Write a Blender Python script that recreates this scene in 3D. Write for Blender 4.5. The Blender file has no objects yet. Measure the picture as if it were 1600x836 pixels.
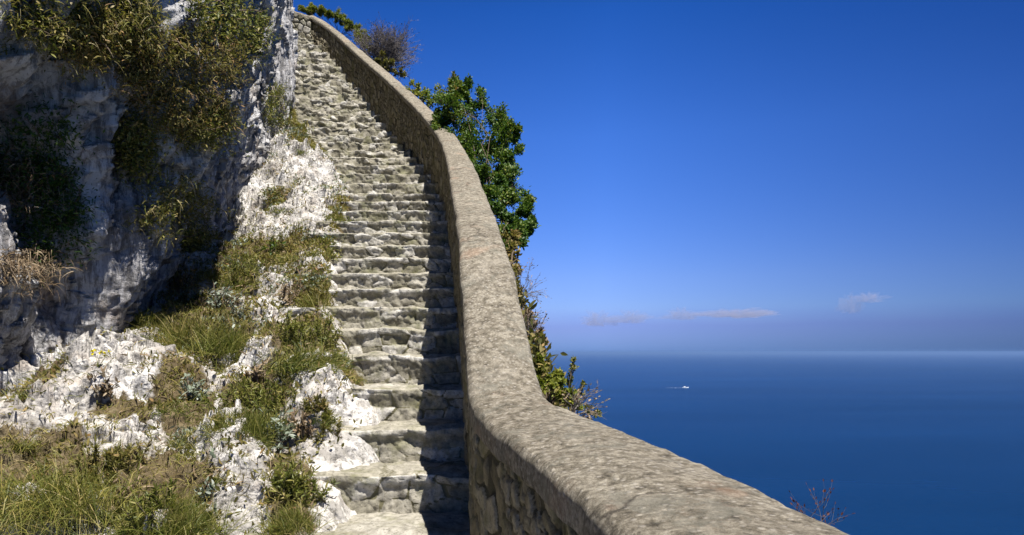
import bpy, math, random
import numpy as np
from mathutils import Vector
from mathutils.bvhtree import BVHTree

# ------------------------------------------------------------------ camera, sky, sun, exposure
scene = bpy.context.scene
COL = scene.collection
FPX, CX, HY = 1150.0, 800.0, 550.0          # focal length in photo pixels, centre column, horizon row
S = 1.1                                     # metres per survey unit of the near ground
SEA = -150.0
cam_d = bpy.data.cameras.new('camera')
cam = bpy.data.objects.new('camera', cam_d); COL.objects.link(cam)
cam.location = (0, 0, 0); cam.rotation_euler = (math.radians(90), 0, 0)
cam_d.sensor_width = 36; cam_d.lens = 36 * FPX / 1600
cam_d.shift_y = (HY - 418) / 1600
cam_d.clip_start = 0.05; cam_d.clip_end = 200000
scene.camera = cam

SUN = Vector((0.29, -0.40, 0.87)).normalized()
sun_el = math.asin(SUN.z); sun_rot = math.atan2(SUN.x, SUN.y)
world = bpy.data.worlds.new('World'); scene.world = world; world.use_nodes = True
wt = world.node_tree; wt.nodes.clear()
def wn(t, **k):
    n = wt.nodes.new(t)
    for a, b in k.items(): setattr(n, a, b)
    return n
sky = wn('ShaderNodeTexSky', sky_type='NISHITA', sun_disc=False, sun_elevation=sun_el, sun_rotation=sun_rot,
         altitude=150, air_density=1.0, dust_density=0.6, ozone_density=3.0)
hsv = wn('ShaderNodeHueSaturation'); hsv.inputs['Saturation'].default_value = 1.22
hsv.inputs['Value'].default_value = 1.14
wt.links.new(sky.outputs[0], hsv.inputs['Color'])
tc = wn('ShaderNodeTexCoord'); sep = wn('ShaderNodeSeparateXYZ')
wt.links.new(tc.outputs['Generated'], sep.inputs[0])
wnz = wn('ShaderNodeTexNoise'); wnz.inputs['Scale'].default_value = 9; wnz.inputs['Detail'].default_value = 4
wmap = wn('ShaderNodeMapping'); wmap.inputs['Scale'].default_value = (1, 1, 6)
wt.links.new(tc.outputs['Generated'], wmap.inputs[0]); wt.links.new(wmap.outputs[0], wnz.inputs['Vector'])
wma = wn('ShaderNodeMath', operation='MULTIPLY_ADD'); wma.inputs[1].default_value = 0.010; wma.inputs[2].default_value = -0.005
wt.links.new(wnz.outputs['Fac'], wma.inputs[0])
wad = wn('ShaderNodeMath', operation='ADD'); wt.links.new(sep.outputs['Z'], wad.inputs[0]); wt.links.new(wma.outputs[0], wad.inputs[1])
wrp = wn('ShaderNodeValToRGB')              # multiplies the sky: dusty violet air just over the horizon, deep blue above
cr = wrp.color_ramp
WORLD_RAMP = [(0.0, (0.205, 0.365, 1.0)), (0.035, (0.27, 0.335, 0.84)), (0.06, (0.37, 0.45, 0.86)),
              (0.10, (0.40, 0.465, 0.85)), (0.28, (0.315, 0.47, 0.88)), (0.42, (0.145, 0.363, 0.75)), (0.55, (0.06, 0.15, 0.28)), (1.0, (0.05, 0.08, 0.12))]
while len(cr.elements) < len(WORLD_RAMP): cr.elements.new(0.5)
for e, (p, c) in zip(cr.elements, WORLD_RAMP): e.position = p; e.color = (*c, 1)
wt.links.new(wad.outputs[0], wrp.inputs[0])
wmx = wn('ShaderNodeMix', data_type='RGBA', blend_type='MULTIPLY'); wmx.inputs[0].default_value = 1
wt.links.new(hsv.outputs[0], wmx.inputs[6]); wt.links.new(wrp.outputs[0], wmx.inputs[7])
wr2 = wn('ShaderNodeValToRGB'); cr = wr2.color_ramp          # the sky deepens away from the sun side, towards +X
for p_, c_ in ((0.0, (0.6, 0.6, 0.6)), (0.56, (1, 1, 1)), (0.80, (0.42, 0.50, 0.56)), (1.0, (0.3, 0.36, 0.42))):
    e = cr.elements.new(p_) if p_ not in (0.0, 1.0) else cr.elements[0 if p_ == 0 else -1]
    e.color = (*c_, 1)
wmd = wn('ShaderNodeMath', operation='MULTIPLY_ADD'); wmd.inputs[1].default_value = 0.5; wmd.inputs[2].default_value = 0.5
wt.links.new(sep.outputs['X'], wmd.inputs[0]); wt.links.new(wmd.outputs[0], wr2.inputs[0])
wm2 = wn('ShaderNodeMix', data_type='RGBA', blend_type='MULTIPLY'); wm2.inputs[0].default_value = 1
wt.links.new(wmx.outputs[2], wm2.inputs[6]); wt.links.new(wr2.outputs[0], wm2.inputs[7])
bg = wn('ShaderNodeBackground'); bg.inputs['Strength'].default_value = 0.0896
wt.links.new(wm2.outputs[2], bg.inputs['Color'])
wo = wn('ShaderNodeOutputWorld'); wt.links.new(bg.outputs[0], wo.inputs[0])

sd = bpy.data.lights.new('sun', 'SUN'); sd.energy = 5.0; sd.angle = math.radians(0.5); sd.color = (1.0, 0.955, 0.88)
sun = bpy.data.objects.new('sun', sd); COL.objects.link(sun)
sun.rotation_euler = SUN.to_track_quat('Z', 'Y').to_euler(); sun.location = (5, -8, 20)
vs = scene.view_settings
vs.view_transform = 'Standard'; vs.look = 'None'; vs.exposure = 0.9; vs.gamma = 1.0; vs.use_curve_mapping = False
scene.cycles.volume_bounces = 0; scene.cycles.max_bounces = 6; scene.cycles.diffuse_bounces = 1; scene.cycles.use_denoising = True
scene.cycles.transparent_max_bounces = 8

# ------------------------------------------------------------------ numeric noise
def _hash(ix, iy, iz, seed=0):
    h = (ix.astype(np.int64) * 73856093) ^ (iy.astype(np.int64) * 19349663) ^ (iz.astype(np.int64) * 83492791) ^ (seed * 2654435761 & 0xffffffff)
    h = (h ^ (h >> 13)) * 1274126177 & 0xffffffff
    h = (h ^ (h >> 16)) * 2246822519 & 0xffffffff
    h = h ^ (h >> 15)
    return (h & 0xffffff) / float(0xffffff)
def vnoise(p, seed=0):
    i = np.floor(p).astype(np.int64); f = p - i; u = f * f * f * (f * (f * 6 - 15) + 10)
    r = 0
    for dx in (0, 1):
        wx = u[:, 0] if dx else 1 - u[:, 0]
        for dy in (0, 1):
            wy = u[:, 1] if dy else 1 - u[:, 1]
            for dz in (0, 1):
                wz = u[:, 2] if dz else 1 - u[:, 2]
                r = r + wx * wy * wz * _hash(i[:, 0] + dx, i[:, 1] + dy, i[:, 2] + dz, seed)
    return r * 2 - 1
def fbm(p, octv=4, seed=0, lac=2.03, gain=0.5):
    a, s, t = 1.0, 0.0, 0.0
    for o in range(octv):
        s = s + a * vnoise(p * lac ** o + o * 17.3, seed + o); t += a; a *= gain
    return s / t
def ridged(p, octv=4, seed=0):
    a, s, t = 1.0, 0.0, 0.0
    for o in range(octv):
        s = s + a * (1 - np.abs(vnoise(p * 2.07 ** o + o * 9.1, seed + o)) * 2); t += a; a *= 0.5
    return s / t
def worley(p, seed=0, jit=0.85, flat=False):
    """distance to the nearest and second cell point, and a random value per cell"""
    i = np.floor(p).astype(np.int64)
    n = len(p); f1 = np.full(n, 9.0); f2 = np.full(n, 9.0); cid = np.zeros(n)
    for dx in (-1, 0, 1):
        for dy in (-1, 0, 1):
            for dz in ((0,) if flat else (-1, 0, 1)):
                c = i + (dx, dy, dz)
                q = [c[:, a] + 0.5 + jit * (_hash(c[:, 0], c[:, 1], c[:, 2], seed + 31 * a) - 0.5) for a in range(3)]
                d = (p[:, 0] - q[0]) ** 2 + (p[:, 1] - q[1]) ** 2
                if not flat: d = d + (p[:, 2] - q[2]) ** 2
                d = np.sqrt(d)
                r = _hash(c[:, 0], c[:, 1], c[:, 2], seed + 777)
                m = d < f1
                f2 = np.where(m, f1, np.minimum(f2, d)); cid = np.where(m, r, cid); f1 = np.where(m, d, f1)
    return f1, f2, cid
def facets(p, seed=0, jit=0.9):
    i = np.floor(p).astype(np.int64); n = len(p); best = np.full(n, 9.0); val = np.zeros(n)
    for dx in (-1, 0, 1):
        for dy in (-1, 0, 1):
            for dz in (-1, 0, 1):
                c = i + (dx, dy, dz)
                q = np.stack([c[:, a] + 0.5 + jit * (_hash(c[:, 0], c[:, 1], c[:, 2], seed + 31 * a) - 0.5) for a in range(3)], 1)
                dl = p - q; d = (dl ** 2).sum(1)
                g = [_hash(c[:, 0], c[:, 1], c[:, 2], seed + 101 + 7 * a) * 2 - 1 for a in range(4)]
                v = (dl[:, 0] * g[0] + dl[:, 1] * g[1] + dl[:, 2] * g[2]) * 1.3 + g[3] * 0.45
                m = d < best; val = np.where(m, v, val); best = np.where(m, d, best)
    return val
def smooth(a, b, x):
    t = np.clip((x - a) / (b - a), 0, 1); return t * t * (3 - 2 * t)

# ------------------------------------------------------------------ mesh helpers
def P(px, py, d):                            # survey point: bearing and slope seen from the landing, at distance d
    return np.array([(px - CX) / FPX * d * S, d * S, (HY - py) / FPX * d * S])
def link(name, verts, faces, mat, parent=None, attrs=None, smooth_sh=True, origin=None):
    """faces: (n,4) or (n,3) int array, or list of such arrays"""
    verts = np.asarray(verts, dtype=np.float64)
    if origin is not None: verts = verts - np.asarray(origin)
    if not isinstance(faces, list): faces = [faces]
    faces = [np.asarray(f, dtype=np.int32) for f in faces if len(f)]
    me = bpy.data.meshes.new(name)
    nl = sum(f.size for f in faces); nf = sum(len(f) for f in faces)
    me.vertices.add(len(verts)); me.vertices.foreach_set('co', verts.astype(np.float32).ravel())
    me.loops.add(nl); me.loops.foreach_set('vertex_index', np.concatenate([f.ravel() for f in faces]))
    me.polygons.add(nf)
    tot = np.concatenate([np.full(len(f), f.shape[1], dtype=np.int32) for f in faces])
    st = np.concatenate([[0], np.cumsum(tot)[:-1]]).astype(np.int32)
    me.polygons.foreach_set('loop_start', st)
    me.polygons.foreach_set('use_smooth', np.full(nf, smooth_sh))
    me.update(calc_edges=True)
    if attrs:
        for k, v in attrs.items():
            a = me.attributes.new(k, 'FLOAT', 'POINT'); a.data.foreach_set('value', np.asarray(v, dtype=np.float32))
    me.materials.append(mat)
    o = bpy.data.objects.new(name, me); COL.objects.link(o)
    if parent is not None: o.parent = parent
    if origin is not None: o.location = origin if parent is None else (0, 0, 0)
    return o
def grid_faces(nu, nv, flip=False):
    i = np.arange(nu - 1)[:, None] * nv + np.arange(nv - 1)[None, :]
    f = np.stack([i, i + nv, i + nv + 1, i + 1], -1).reshape(-1, 4)
    return f[:, ::-1] if flip else f
def tag(o, label=None, cat=None, group=None, kind=None):
    if label: o['label'] = label
    if cat: o['category'] = cat
    if group: o['group'] = group
    if kind: o['kind'] = kind
    return o
def empty(name, loc, label, cat, group=None):
    o = bpy.data.objects.new(name, None); COL.objects.link(o); o.location = loc; o.empty_display_size = 0.1
    return tag(o, label, cat, group)
def catmull(pts, m):
    """smooth curve through pts, m samples per span"""
    p = np.asarray(pts, float); q = np.vstack([2 * p[0] - p[1], p, 2 * p[-1] - p[-2]]); out = []
    t = np.linspace(0, 1, m, endpoint=False)[:, None]
    for i in range(1, len(q) - 2):
        a, b, c, d = q[i - 1], q[i], q[i + 1], q[i + 2]
        out.append(0.5 * ((2 * b) + (c - a) * t + (2 * a - 5 * b + 4 * c - d) * t ** 2 + (3 * b - a - 3 * c + d) * t ** 3))
    out.append(p[-1:]); return np.vstack(out)
def resample(pts, spacing_fn):
    seg = np.linalg.norm(np.diff(pts, axis=0), axis=1); s = np.concatenate([[0], np.cumsum(seg)])
    pos = [0.0]
    while pos[-1] < s[-1]:
        y = np.interp(pos[-1], s, pts[:, 1]); pos.append(pos[-1] + spacing_fn(y))
    pos = np.array(pos[:-1] + [s[-1]])
    return np.stack([np.interp(pos, s, pts[:, k]) for k in range(pts.shape[1])], 1), pos

# ------------------------------------------------------------------ materials
def mat_new(name):
    m = bpy.data.materials.new(name); m.use_nodes = True; nt = m.node_tree; nt.nodes.clear()
    out = nt.nodes.new('ShaderNodeOutputMaterial'); b = nt.nodes.new('ShaderNodeBsdfPrincipled')
    nt.links.new(b.outputs[0], out.inputs[0]); b.inputs['Roughness'].default_value = 0.9
    b.inputs['Specular IOR Level'].default_value = 0.25
    return m, nt, b, out
class NB:
    def __init__(s, nt): s.nt = nt
    def n(s, t, **k):
        x = s.nt.nodes.new(t)
        for a, b in k.items(): setattr(x, a, b)
        return x
    def l(s, a, b): s.nt.links.new(a, b)
    def coord(s, scale=(1, 1, 1), which='Object'):
        t = s.n('ShaderNodeTexCoord'); m = s.n('ShaderNodeMapping'); m.inputs['Scale'].default_value = scale
        s.l(t.outputs[which], m.inputs[0]); return m.outputs[0]
    def noise(s, vec, scale, detail=5, rough=0.6, dist=0.0):
        x = s.n('ShaderNodeTexNoise'); x.inputs['Scale'].default_value = scale; x.inputs['Detail'].default_value = detail
        x.inputs['Roughness'].default_value = rough; x.inputs['Distortion'].default_value = dist; s.l(vec, x.inputs['Vector'])
        return x.outputs['Fac']
    def voro(s, vec, scale, out='Distance', feature='F1'):
        x = s.n('ShaderNodeTexVoronoi', feature=feature); x.inputs['Scale'].default_value = scale; s.l(vec, x.inputs['Vector'])
        return x.outputs[out]
    def ramp(s, fac, stops):
        x = s.n('ShaderNodeValToRGB'); r = x.color_ramp
        while len(r.elements) < len(stops): r.elements.new(0.5)
        for e, (p, c) in zip(r.elements, stops):
            e.position = p; e.color = (*c, 1) if isinstance(c, tuple) else (c, c, c, 1)
        s.l(fac, x.inputs[0]); return x.outputs[0]
    def mix(s, fac, a, b, blend='MIX'):
        x = s.n('ShaderNodeMix', data_type='RGBA', blend_type=blend)
        for v, i in ((fac, 0), (a, 6), (b, 7)):
            if isinstance(v, (int, float)): x.inputs[i].default_value = v
            elif isinstance(v, tuple): x.inputs[i].default_value = (*v, 1)
            else: s.l(v, x.inputs[i])
        return x.outputs[2]
    def math(s, op, a, b=0.0):
        x = s.n('ShaderNodeMath', operation=op)
        for v, i in ((a, 0), (b, 1)):
            if isinstance(v, (int, float)): x.inputs[i].default_value = v
            else: s.l(v, x.inputs[i])
        return x.outputs[0]
    def alb(s, c): return s.mix(1.0, c, (0.72, 0.72, 0.72), 'MULTIPLY')
    def attr(s, name):
        x = s.n('ShaderNodeAttribute', attribute_name=name); return x.outputs['Fac']
    def bump(s, h, strength, dist, normal=None):
        x = s.n('ShaderNodeBump'); x.inputs['Strength'].default_value = strength; x.inputs['Distance'].default_value = dist
        s.l(h, x.inputs['Height'])
        if normal is not None: s.l(normal, x.inputs['Normal'])
        return x.outputs[0]

def mat_rock():          # sunny limestone with soil in its pockets (attribute 'soil')
    m, nt, b, _ = mat_new('limestone'); N = NB(nt); v = N.coord()
    base = N.ramp(N.noise(v, 2.2, 6, 0.6), [(0.30, (0.40, 0.37, 0.34)), (0.45, (0.64, 0.61, 0.57)), (0.62, (0.80, 0.78, 0.76))])
    grey = N.ramp(N.noise(v, 11, 5, 0.65), [(0.42, (0.30, 0.29, 0.28)), (0.53, (1, 1, 1))])
    c = N.mix(0.6, base, grey, 'MULTIPLY')
    st = N.ramp(N.noise(v, 4.5, 4, 0.6, 0.5), [(0.54, (1, 1, 1)), (0.68, (0.72, 0.60, 0.50))])
    c = N.mix(0.5, c, st, 'MULTIPLY')
    lich = N.ramp(N.noise(v, 38, 4, 0.7), [(0.56, 0.0), (0.63, 1.0)])
    c = N.mix(N.math('MULTIPLY', lich, 0.7), c, (0.13, 0.125, 0.11))
    soilc = N.ramp(N.noise(v, 14, 6, 0.7), [(0.3, (0.055, 0.045, 0.022)), (0.5, (0.14, 0.105, 0.055)), (0.7, (0.27, 0.22, 0.13))])
    sf = N.math('ADD', N.attr('soil'), N.math('MULTIPLY', N.math('SUBTRACT', N.noise(v, 8, 6, 0.65), 0.5), 1.15))
    sf = N.ramp(sf, [(0.45, 0.0), (0.60, 1.0)])
    c = N.mix(sf, c, soilc)
    N.l(N.mix(1.0, c, (0.76, 0.755, 0.75), 'MULTIPLY'), b.inputs['Base Color'])
    pit = N.ramp(N.voro(v, 26), [(0.0, 0.0), (0.35, 1.0)])
    h = N.math('ADD', N.math('MULTIPLY', pit, 0.5), N.noise(v, 28, 5, 0.65))
    N.l(N.bump(h, 0.8, 0.025), b.inputs['Normal']); return m
def mat_cliff():         # grey limestone with vertical drip streaks
    m, nt, b, _ = mat_new('cliff_limestone'); N = NB(nt); v = N.coord(); vs_ = N.coord((1, 1, 0.16))
    base = N.ramp(N.noise(vs_, 2.4, 6, 0.65, 0.6), [(0.32, (0.16, 0.155, 0.15)), (0.42, (0.50, 0.48, 0.47)), (0.54, (0.74, 0.72, 0.70)), (0.72, (0.88, 0.85, 0.81))])
    strk = N.ramp(N.noise(vs_, 16, 6, 0.75), [(0.42, (0.13, 0.125, 0.12)), (0.53, (1, 1, 1))])
    c = N.mix(0.7, base, strk, 'MULTIPLY')
    tan = N.ramp(N.noise(v, 1.7, 5, 0.6), [(0.56, 0.0), (0.70, 1.0)])
    c = N.mix(N.math('MULTIPLY', tan, 0.55), c, (0.40, 0.27, 0.17))
    c = N.mix(N.ramp(N.noise(v, 30, 5, 0.7), [(0.52, 0.0), (0.7, 0.35)]), c, (0.07, 0.07, 0.06))
    N.l(N.mix(1.0, c, (0.90, 0.91, 0.94), 'MULTIPLY'), b.inputs['Base Color'])
    h = N.math('ADD', N.noise(vs_, 26, 6, 0.75), N.math('MULTIPLY', N.noise(v, 45, 5, 0.7), 0.5))
    N.l(N.bump(h, 1.0, 0.05), b.inputs['Normal']); return m
def mat_masonry(name, stops, mortar, moss, bump=0.6):
    """rubble stone: attribute 'cell' = shade of each stone, 'joint' = 1 in the joints"""
    m, nt, b, _ = mat_new(name); N = NB(nt); v = N.coord()
    c = N.ramp(N.attr('cell'), stops)
    mo = N.ramp(N.noise(v, 22, 6, 0.7), [(0.35, (0.45, 0.44, 0.40)), (0.6, (1.1, 1.08, 1.05))])
    c = N.mix(0.85, c, mo, 'MULTIPLY')
    jf = N.ramp(N.math('ADD', N.attr('joint'), N.math('MULTIPLY', N.math('SUBTRACT', N.noise(v, 50, 4, 0.7), 0.5), 0.8)), [(0.45, 0.0), (0.65, 1.0)])
    c = N.mix(jf, c, mortar)
    gf = N.ramp(N.noise(v, 5.0, 6, 0.7), [(0.50, 0.0), (0.66, 0.75)])
    c = N.mix(gf, c, moss)
    sp = N.ramp(N.noise(v, 75, 3, 0.6), [(0.56, 0.0), (0.68, 0.6)])
    c = N.mix(sp, c, (0.09, 0.08, 0.06))
    N.l(N.alb(c), b.inputs['Base Color'])
    N.l(N.bump(N.math('ADD', N.noise(v, 55, 6, 0.75), N.math('MULTIPLY', N.noise(v, 140, 3, 0.7), 0.4)), bump, 0.012), b.inputs['Normal']); return m
def mat_cap():
    m, nt, b, _ = mat_new('weathered_render'); N = NB(nt); v = N.coord()
    c = N.ramp(N.noise(v, 30, 6, 0.8), [(0.34, (0.085, 0.073, 0.056)), (0.48, (0.28, 0.246, 0.195)), (0.62, (0.54, 0.49, 0.41))])
    c2 = N.ramp(N.noise(v, 2.0, 5, 0.6), [(0.3, (0.66, 0.64, 0.60)), (0.7, (1.0, 1.0, 0.96))])
    c = N.mix(0.9, c, c2, 'MULTIPLY')
    peb = N.ramp(N.voro(v, 45), [(0.15, 1.0), (0.34, 0.0)])
    c = N.mix(N.math('MULTIPLY', peb, 0.5), c, (0.60, 0.55, 0.48))
    lic = N.ramp(N.noise(v, 7, 6, 0.8, 0.3), [(0.53, 0.0), (0.60, 0.6)])
    c = N.mix(lic, c, (0.22, 0.21, 0.17))
    pal = N.ramp(N.noise(v, 3.3, 6, 0.7, 0.4), [(0.55, 0.0), (0.68, 0.25)])
    c = N.mix(pal, c, (0.66, 0.60, 0.50))
    crk = N.n('ShaderNodeTexVoronoi', feature='DISTANCE_TO_EDGE'); crk.inputs['Scale'].default_value = 1.6
    cw = N.n('ShaderNodeTexNoise'); cw.inputs['Scale'].default_value = 5; cw.inputs['Detail'].default_value = 5; N.l(v, cw.inputs['Vector'])
    N.l(N.mix(0.22, v, cw.outputs['Color']), crk.inputs['Vector'])
    ck = N.math('MULTIPLY', N.ramp(crk.outputs['Distance'], [(0.0, 1.0), (0.012, 0.0)]), N.ramp(N.noise(v, 1.7, 3, 0.6), [(0.48, 0.0), (0.56, 0.8)]))
    c = N.mix(ck, c, (0.06, 0.05, 0.04))
    rust = N.ramp(N.noise(v, 5, 4, 0.6), [(0.60, 0.0), (0.74, 0.4)])
    c = N.mix(rust, c, (0.42, 0.26, 0.17))
    N.l(N.alb(c), b.inputs['Base Color'])
    h = N.math('ADD', N.noise(v, 48, 6, 0.8), N.math('MULTIPLY', peb, 0.3))
    N.l(N.bump(h, 0.8, 0.014), b.inputs['Normal']); return m
def mat_leaf(name, stops, rough=0.55, trans=0.3, spec=0.4):
    m, nt, b, out = mat_new(name); N = NB(nt)
    c = N.alb(N.ramp(N.attr('tone'), stops)); N.l(c, b.inputs['Base Color'])
    b.inputs['Roughness'].default_value = rough; b.inputs['Specular IOR Level'].default_value = spec
    t = N.n('ShaderNodeBsdfTranslucent'); N.l(N.mix(1.0, c, (1.0, 1.1, 0.6), 'MULTIPLY'), t.inputs['Color'])
    x = N.n('ShaderNodeMixShader'); x.inputs[0].default_value = trans
    N.l(b.outputs[0], x.inputs[1]); N.l(t.outputs[0], x.inputs[2]); N.l(x.outputs[0], out.inputs[0]); return m
M_ROCK = mat_rock(); M_CLIFF = mat_cliff(); M_CAP = mat_cap()
M_STEP = mat_masonry('step_stone', [(0.0, (0.27, 0.25, 0.19)), (0.35, (0.41, 0.385, 0.31)), (0.7, (0.54, 0.51, 0.44)), (1.0, (0.76, 0.74, 0.70))],
                     (0.17, 0.155, 0.09), (0.24, 0.235, 0.12))
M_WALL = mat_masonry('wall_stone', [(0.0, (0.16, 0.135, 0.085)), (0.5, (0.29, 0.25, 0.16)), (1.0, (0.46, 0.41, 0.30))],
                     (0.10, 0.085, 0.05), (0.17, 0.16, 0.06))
M_BARK = mat_leaf('bark', [(0.0, (0.10, 0.075, 0.05)), (1.0, (0.26, 0.20, 0.15))], 0.9, 0.0, 0.1)
M_GRASS = mat_leaf('grass_blades', [(0.0, (0.09, 0.11, 0.015)), (0.35, (0.19, 0.20, 0.035)), (0.6, (0.31, 0.28, 0.06)), (0.8, (0.46, 0.36, 0.13)), (1.0, (0.58, 0.48, 0.25))])
M_GREENGRASS = mat_leaf('fresh_grass', [(0.0, (0.07, 0.10, 0.014)), (0.45, (0.19, 0.21, 0.035)), (0.75, (0.34, 0.31, 0.08)), (1.0, (0.52, 0.43, 0.20))])
M_DRY = mat_leaf('dry_stems', [(0.0, (0.14, 0.10, 0.06)), (0.5, (0.30, 0.21, 0.13)), (1.0, (0.50, 0.40, 0.27))], 0.8, 0.15, 0.1)
M_SILVER = mat_leaf('silver_leaves', [(0.0, (0.16, 0.20, 0.13)), (0.6, (0.36, 0.41, 0.32)), (1.0, (0.54, 0.58, 0.50))], 0.8, 0.15, 0.2)
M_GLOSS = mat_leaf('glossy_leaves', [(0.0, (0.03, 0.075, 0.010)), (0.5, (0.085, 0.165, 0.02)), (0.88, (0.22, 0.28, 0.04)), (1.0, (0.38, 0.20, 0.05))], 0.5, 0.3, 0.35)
M_OLIVE = mat_leaf('olive_leaves', [(0.0, (0.08, 0.09, 0.02)), (0.5, (0.22, 0.20, 0.05)), (0.85, (0.36, 0.28, 0.10)), (1.0, (0.45, 0.27, 0.12))], 0.6, 0.3, 0.3)
M_YGREEN = mat_leaf('bright_leaves', [(0.0, (0.12, 0.17, 0.02)), (0.6, (0.28, 0.31, 0.04)), (1.0, (0.50, 0.43, 0.08))], 0.6, 0.3, 0.3)
M_GREY = mat_leaf('grey_twigs', [(0.0, (0.10, 0.09, 0.09)), (1.0, (0.30, 0.27, 0.26))], 0.9, 0.0, 0.1)
M_RED = mat_leaf('red_leaves', [(0.0, (0.10, 0.03, 0.02)), (1.0, (0.26, 0.09, 0.05))], 0.6, 0.3, 0.2)
M_YEL = mat_leaf('yellow_petals', [(0.0, (0.75, 0.62, 0.02)), (1.0, (0.85, 0.74, 0.05))], 0.6, 0.2, 0.2)

# ------------------------------------------------------------------ survey of the stairs
RN = np.array([742, 667, 608, 555, 514, 481, 451, 425, 403, 383, 364, 345, 328, 314, 302, 286, 272, 259, 248, 237, 226, 216, 205, 194, 183, 172, 161, 150, 139, 128, 117, 106, 95, 83, 72, 60], float)
def step_h(k):
    return (k - 3.1) * 0.16 if k <= 14 else 10.9 * 0.16 + (k - 14) * 0.18
RD_K = [-8, -3, -1, 0, 1, 2, 5, 7, 9, 11, 13, 14, 16, 18, 20, 21, 25, 30, 35, 38]
RD_D = [0.3, 1.85, 2.6, 2.97, 3.32, 3.66, 4.9, 5.74, 6.5, 7.09, 7.75, 8.09, 8.68, 9.3, 9.98, 10.32, 11.32, 12.25, 12.95, 13.4]
def step_d(k): return float(np.interp(k, RD_K, RD_D))
BX_D = [0.3, 1.2, 2.3, 2.6, 2.97, 3.6, 4.5, 5.4, 6.5, 7.4, 8.09, 8.7, 9.3, 9.9, 10.9, 11.9, 12.6, 13.0, 13.6]
BX_P = [None, None, None, 725, 724, 720, 714, 709, 700.5, 697, 690, 667, 648, 629, 598, 560, 520, 485, 440]
BX_X = [0.36, 0.14, -0.13] + [(p - CX) / FPX * d for p, d in zip(BX_P[3:], BX_D[3:])]
def base_x(d): return float(np.interp(d, BX_D, BX_X))          # inner foot of the parapet
LE = [(490, 2.6), (500, 2.9), (545, 3.2), (560, 3.45), (560, 3.7), (548, 4.0), (522, 4.4), (515, 4.9), (513, 5.4), (515, 5.8), (518, 6.2),
      (522, 6.8), (538, 7.6), (545, 8.2), (525, 8.9), (490, 9.6), (463, 10.2), (455, 10.6), (453, 11.3), (453, 12.2), (456, 13.2)]
LE_D = [-1, 1.2] + [d for _, d in LE]; LE_X = [-1.0, -0.85] + [(p - CX) / FPX * d for p, d in LE]
def left_x(d): return float(np.interp(d, LE_D, LE_X))

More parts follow.
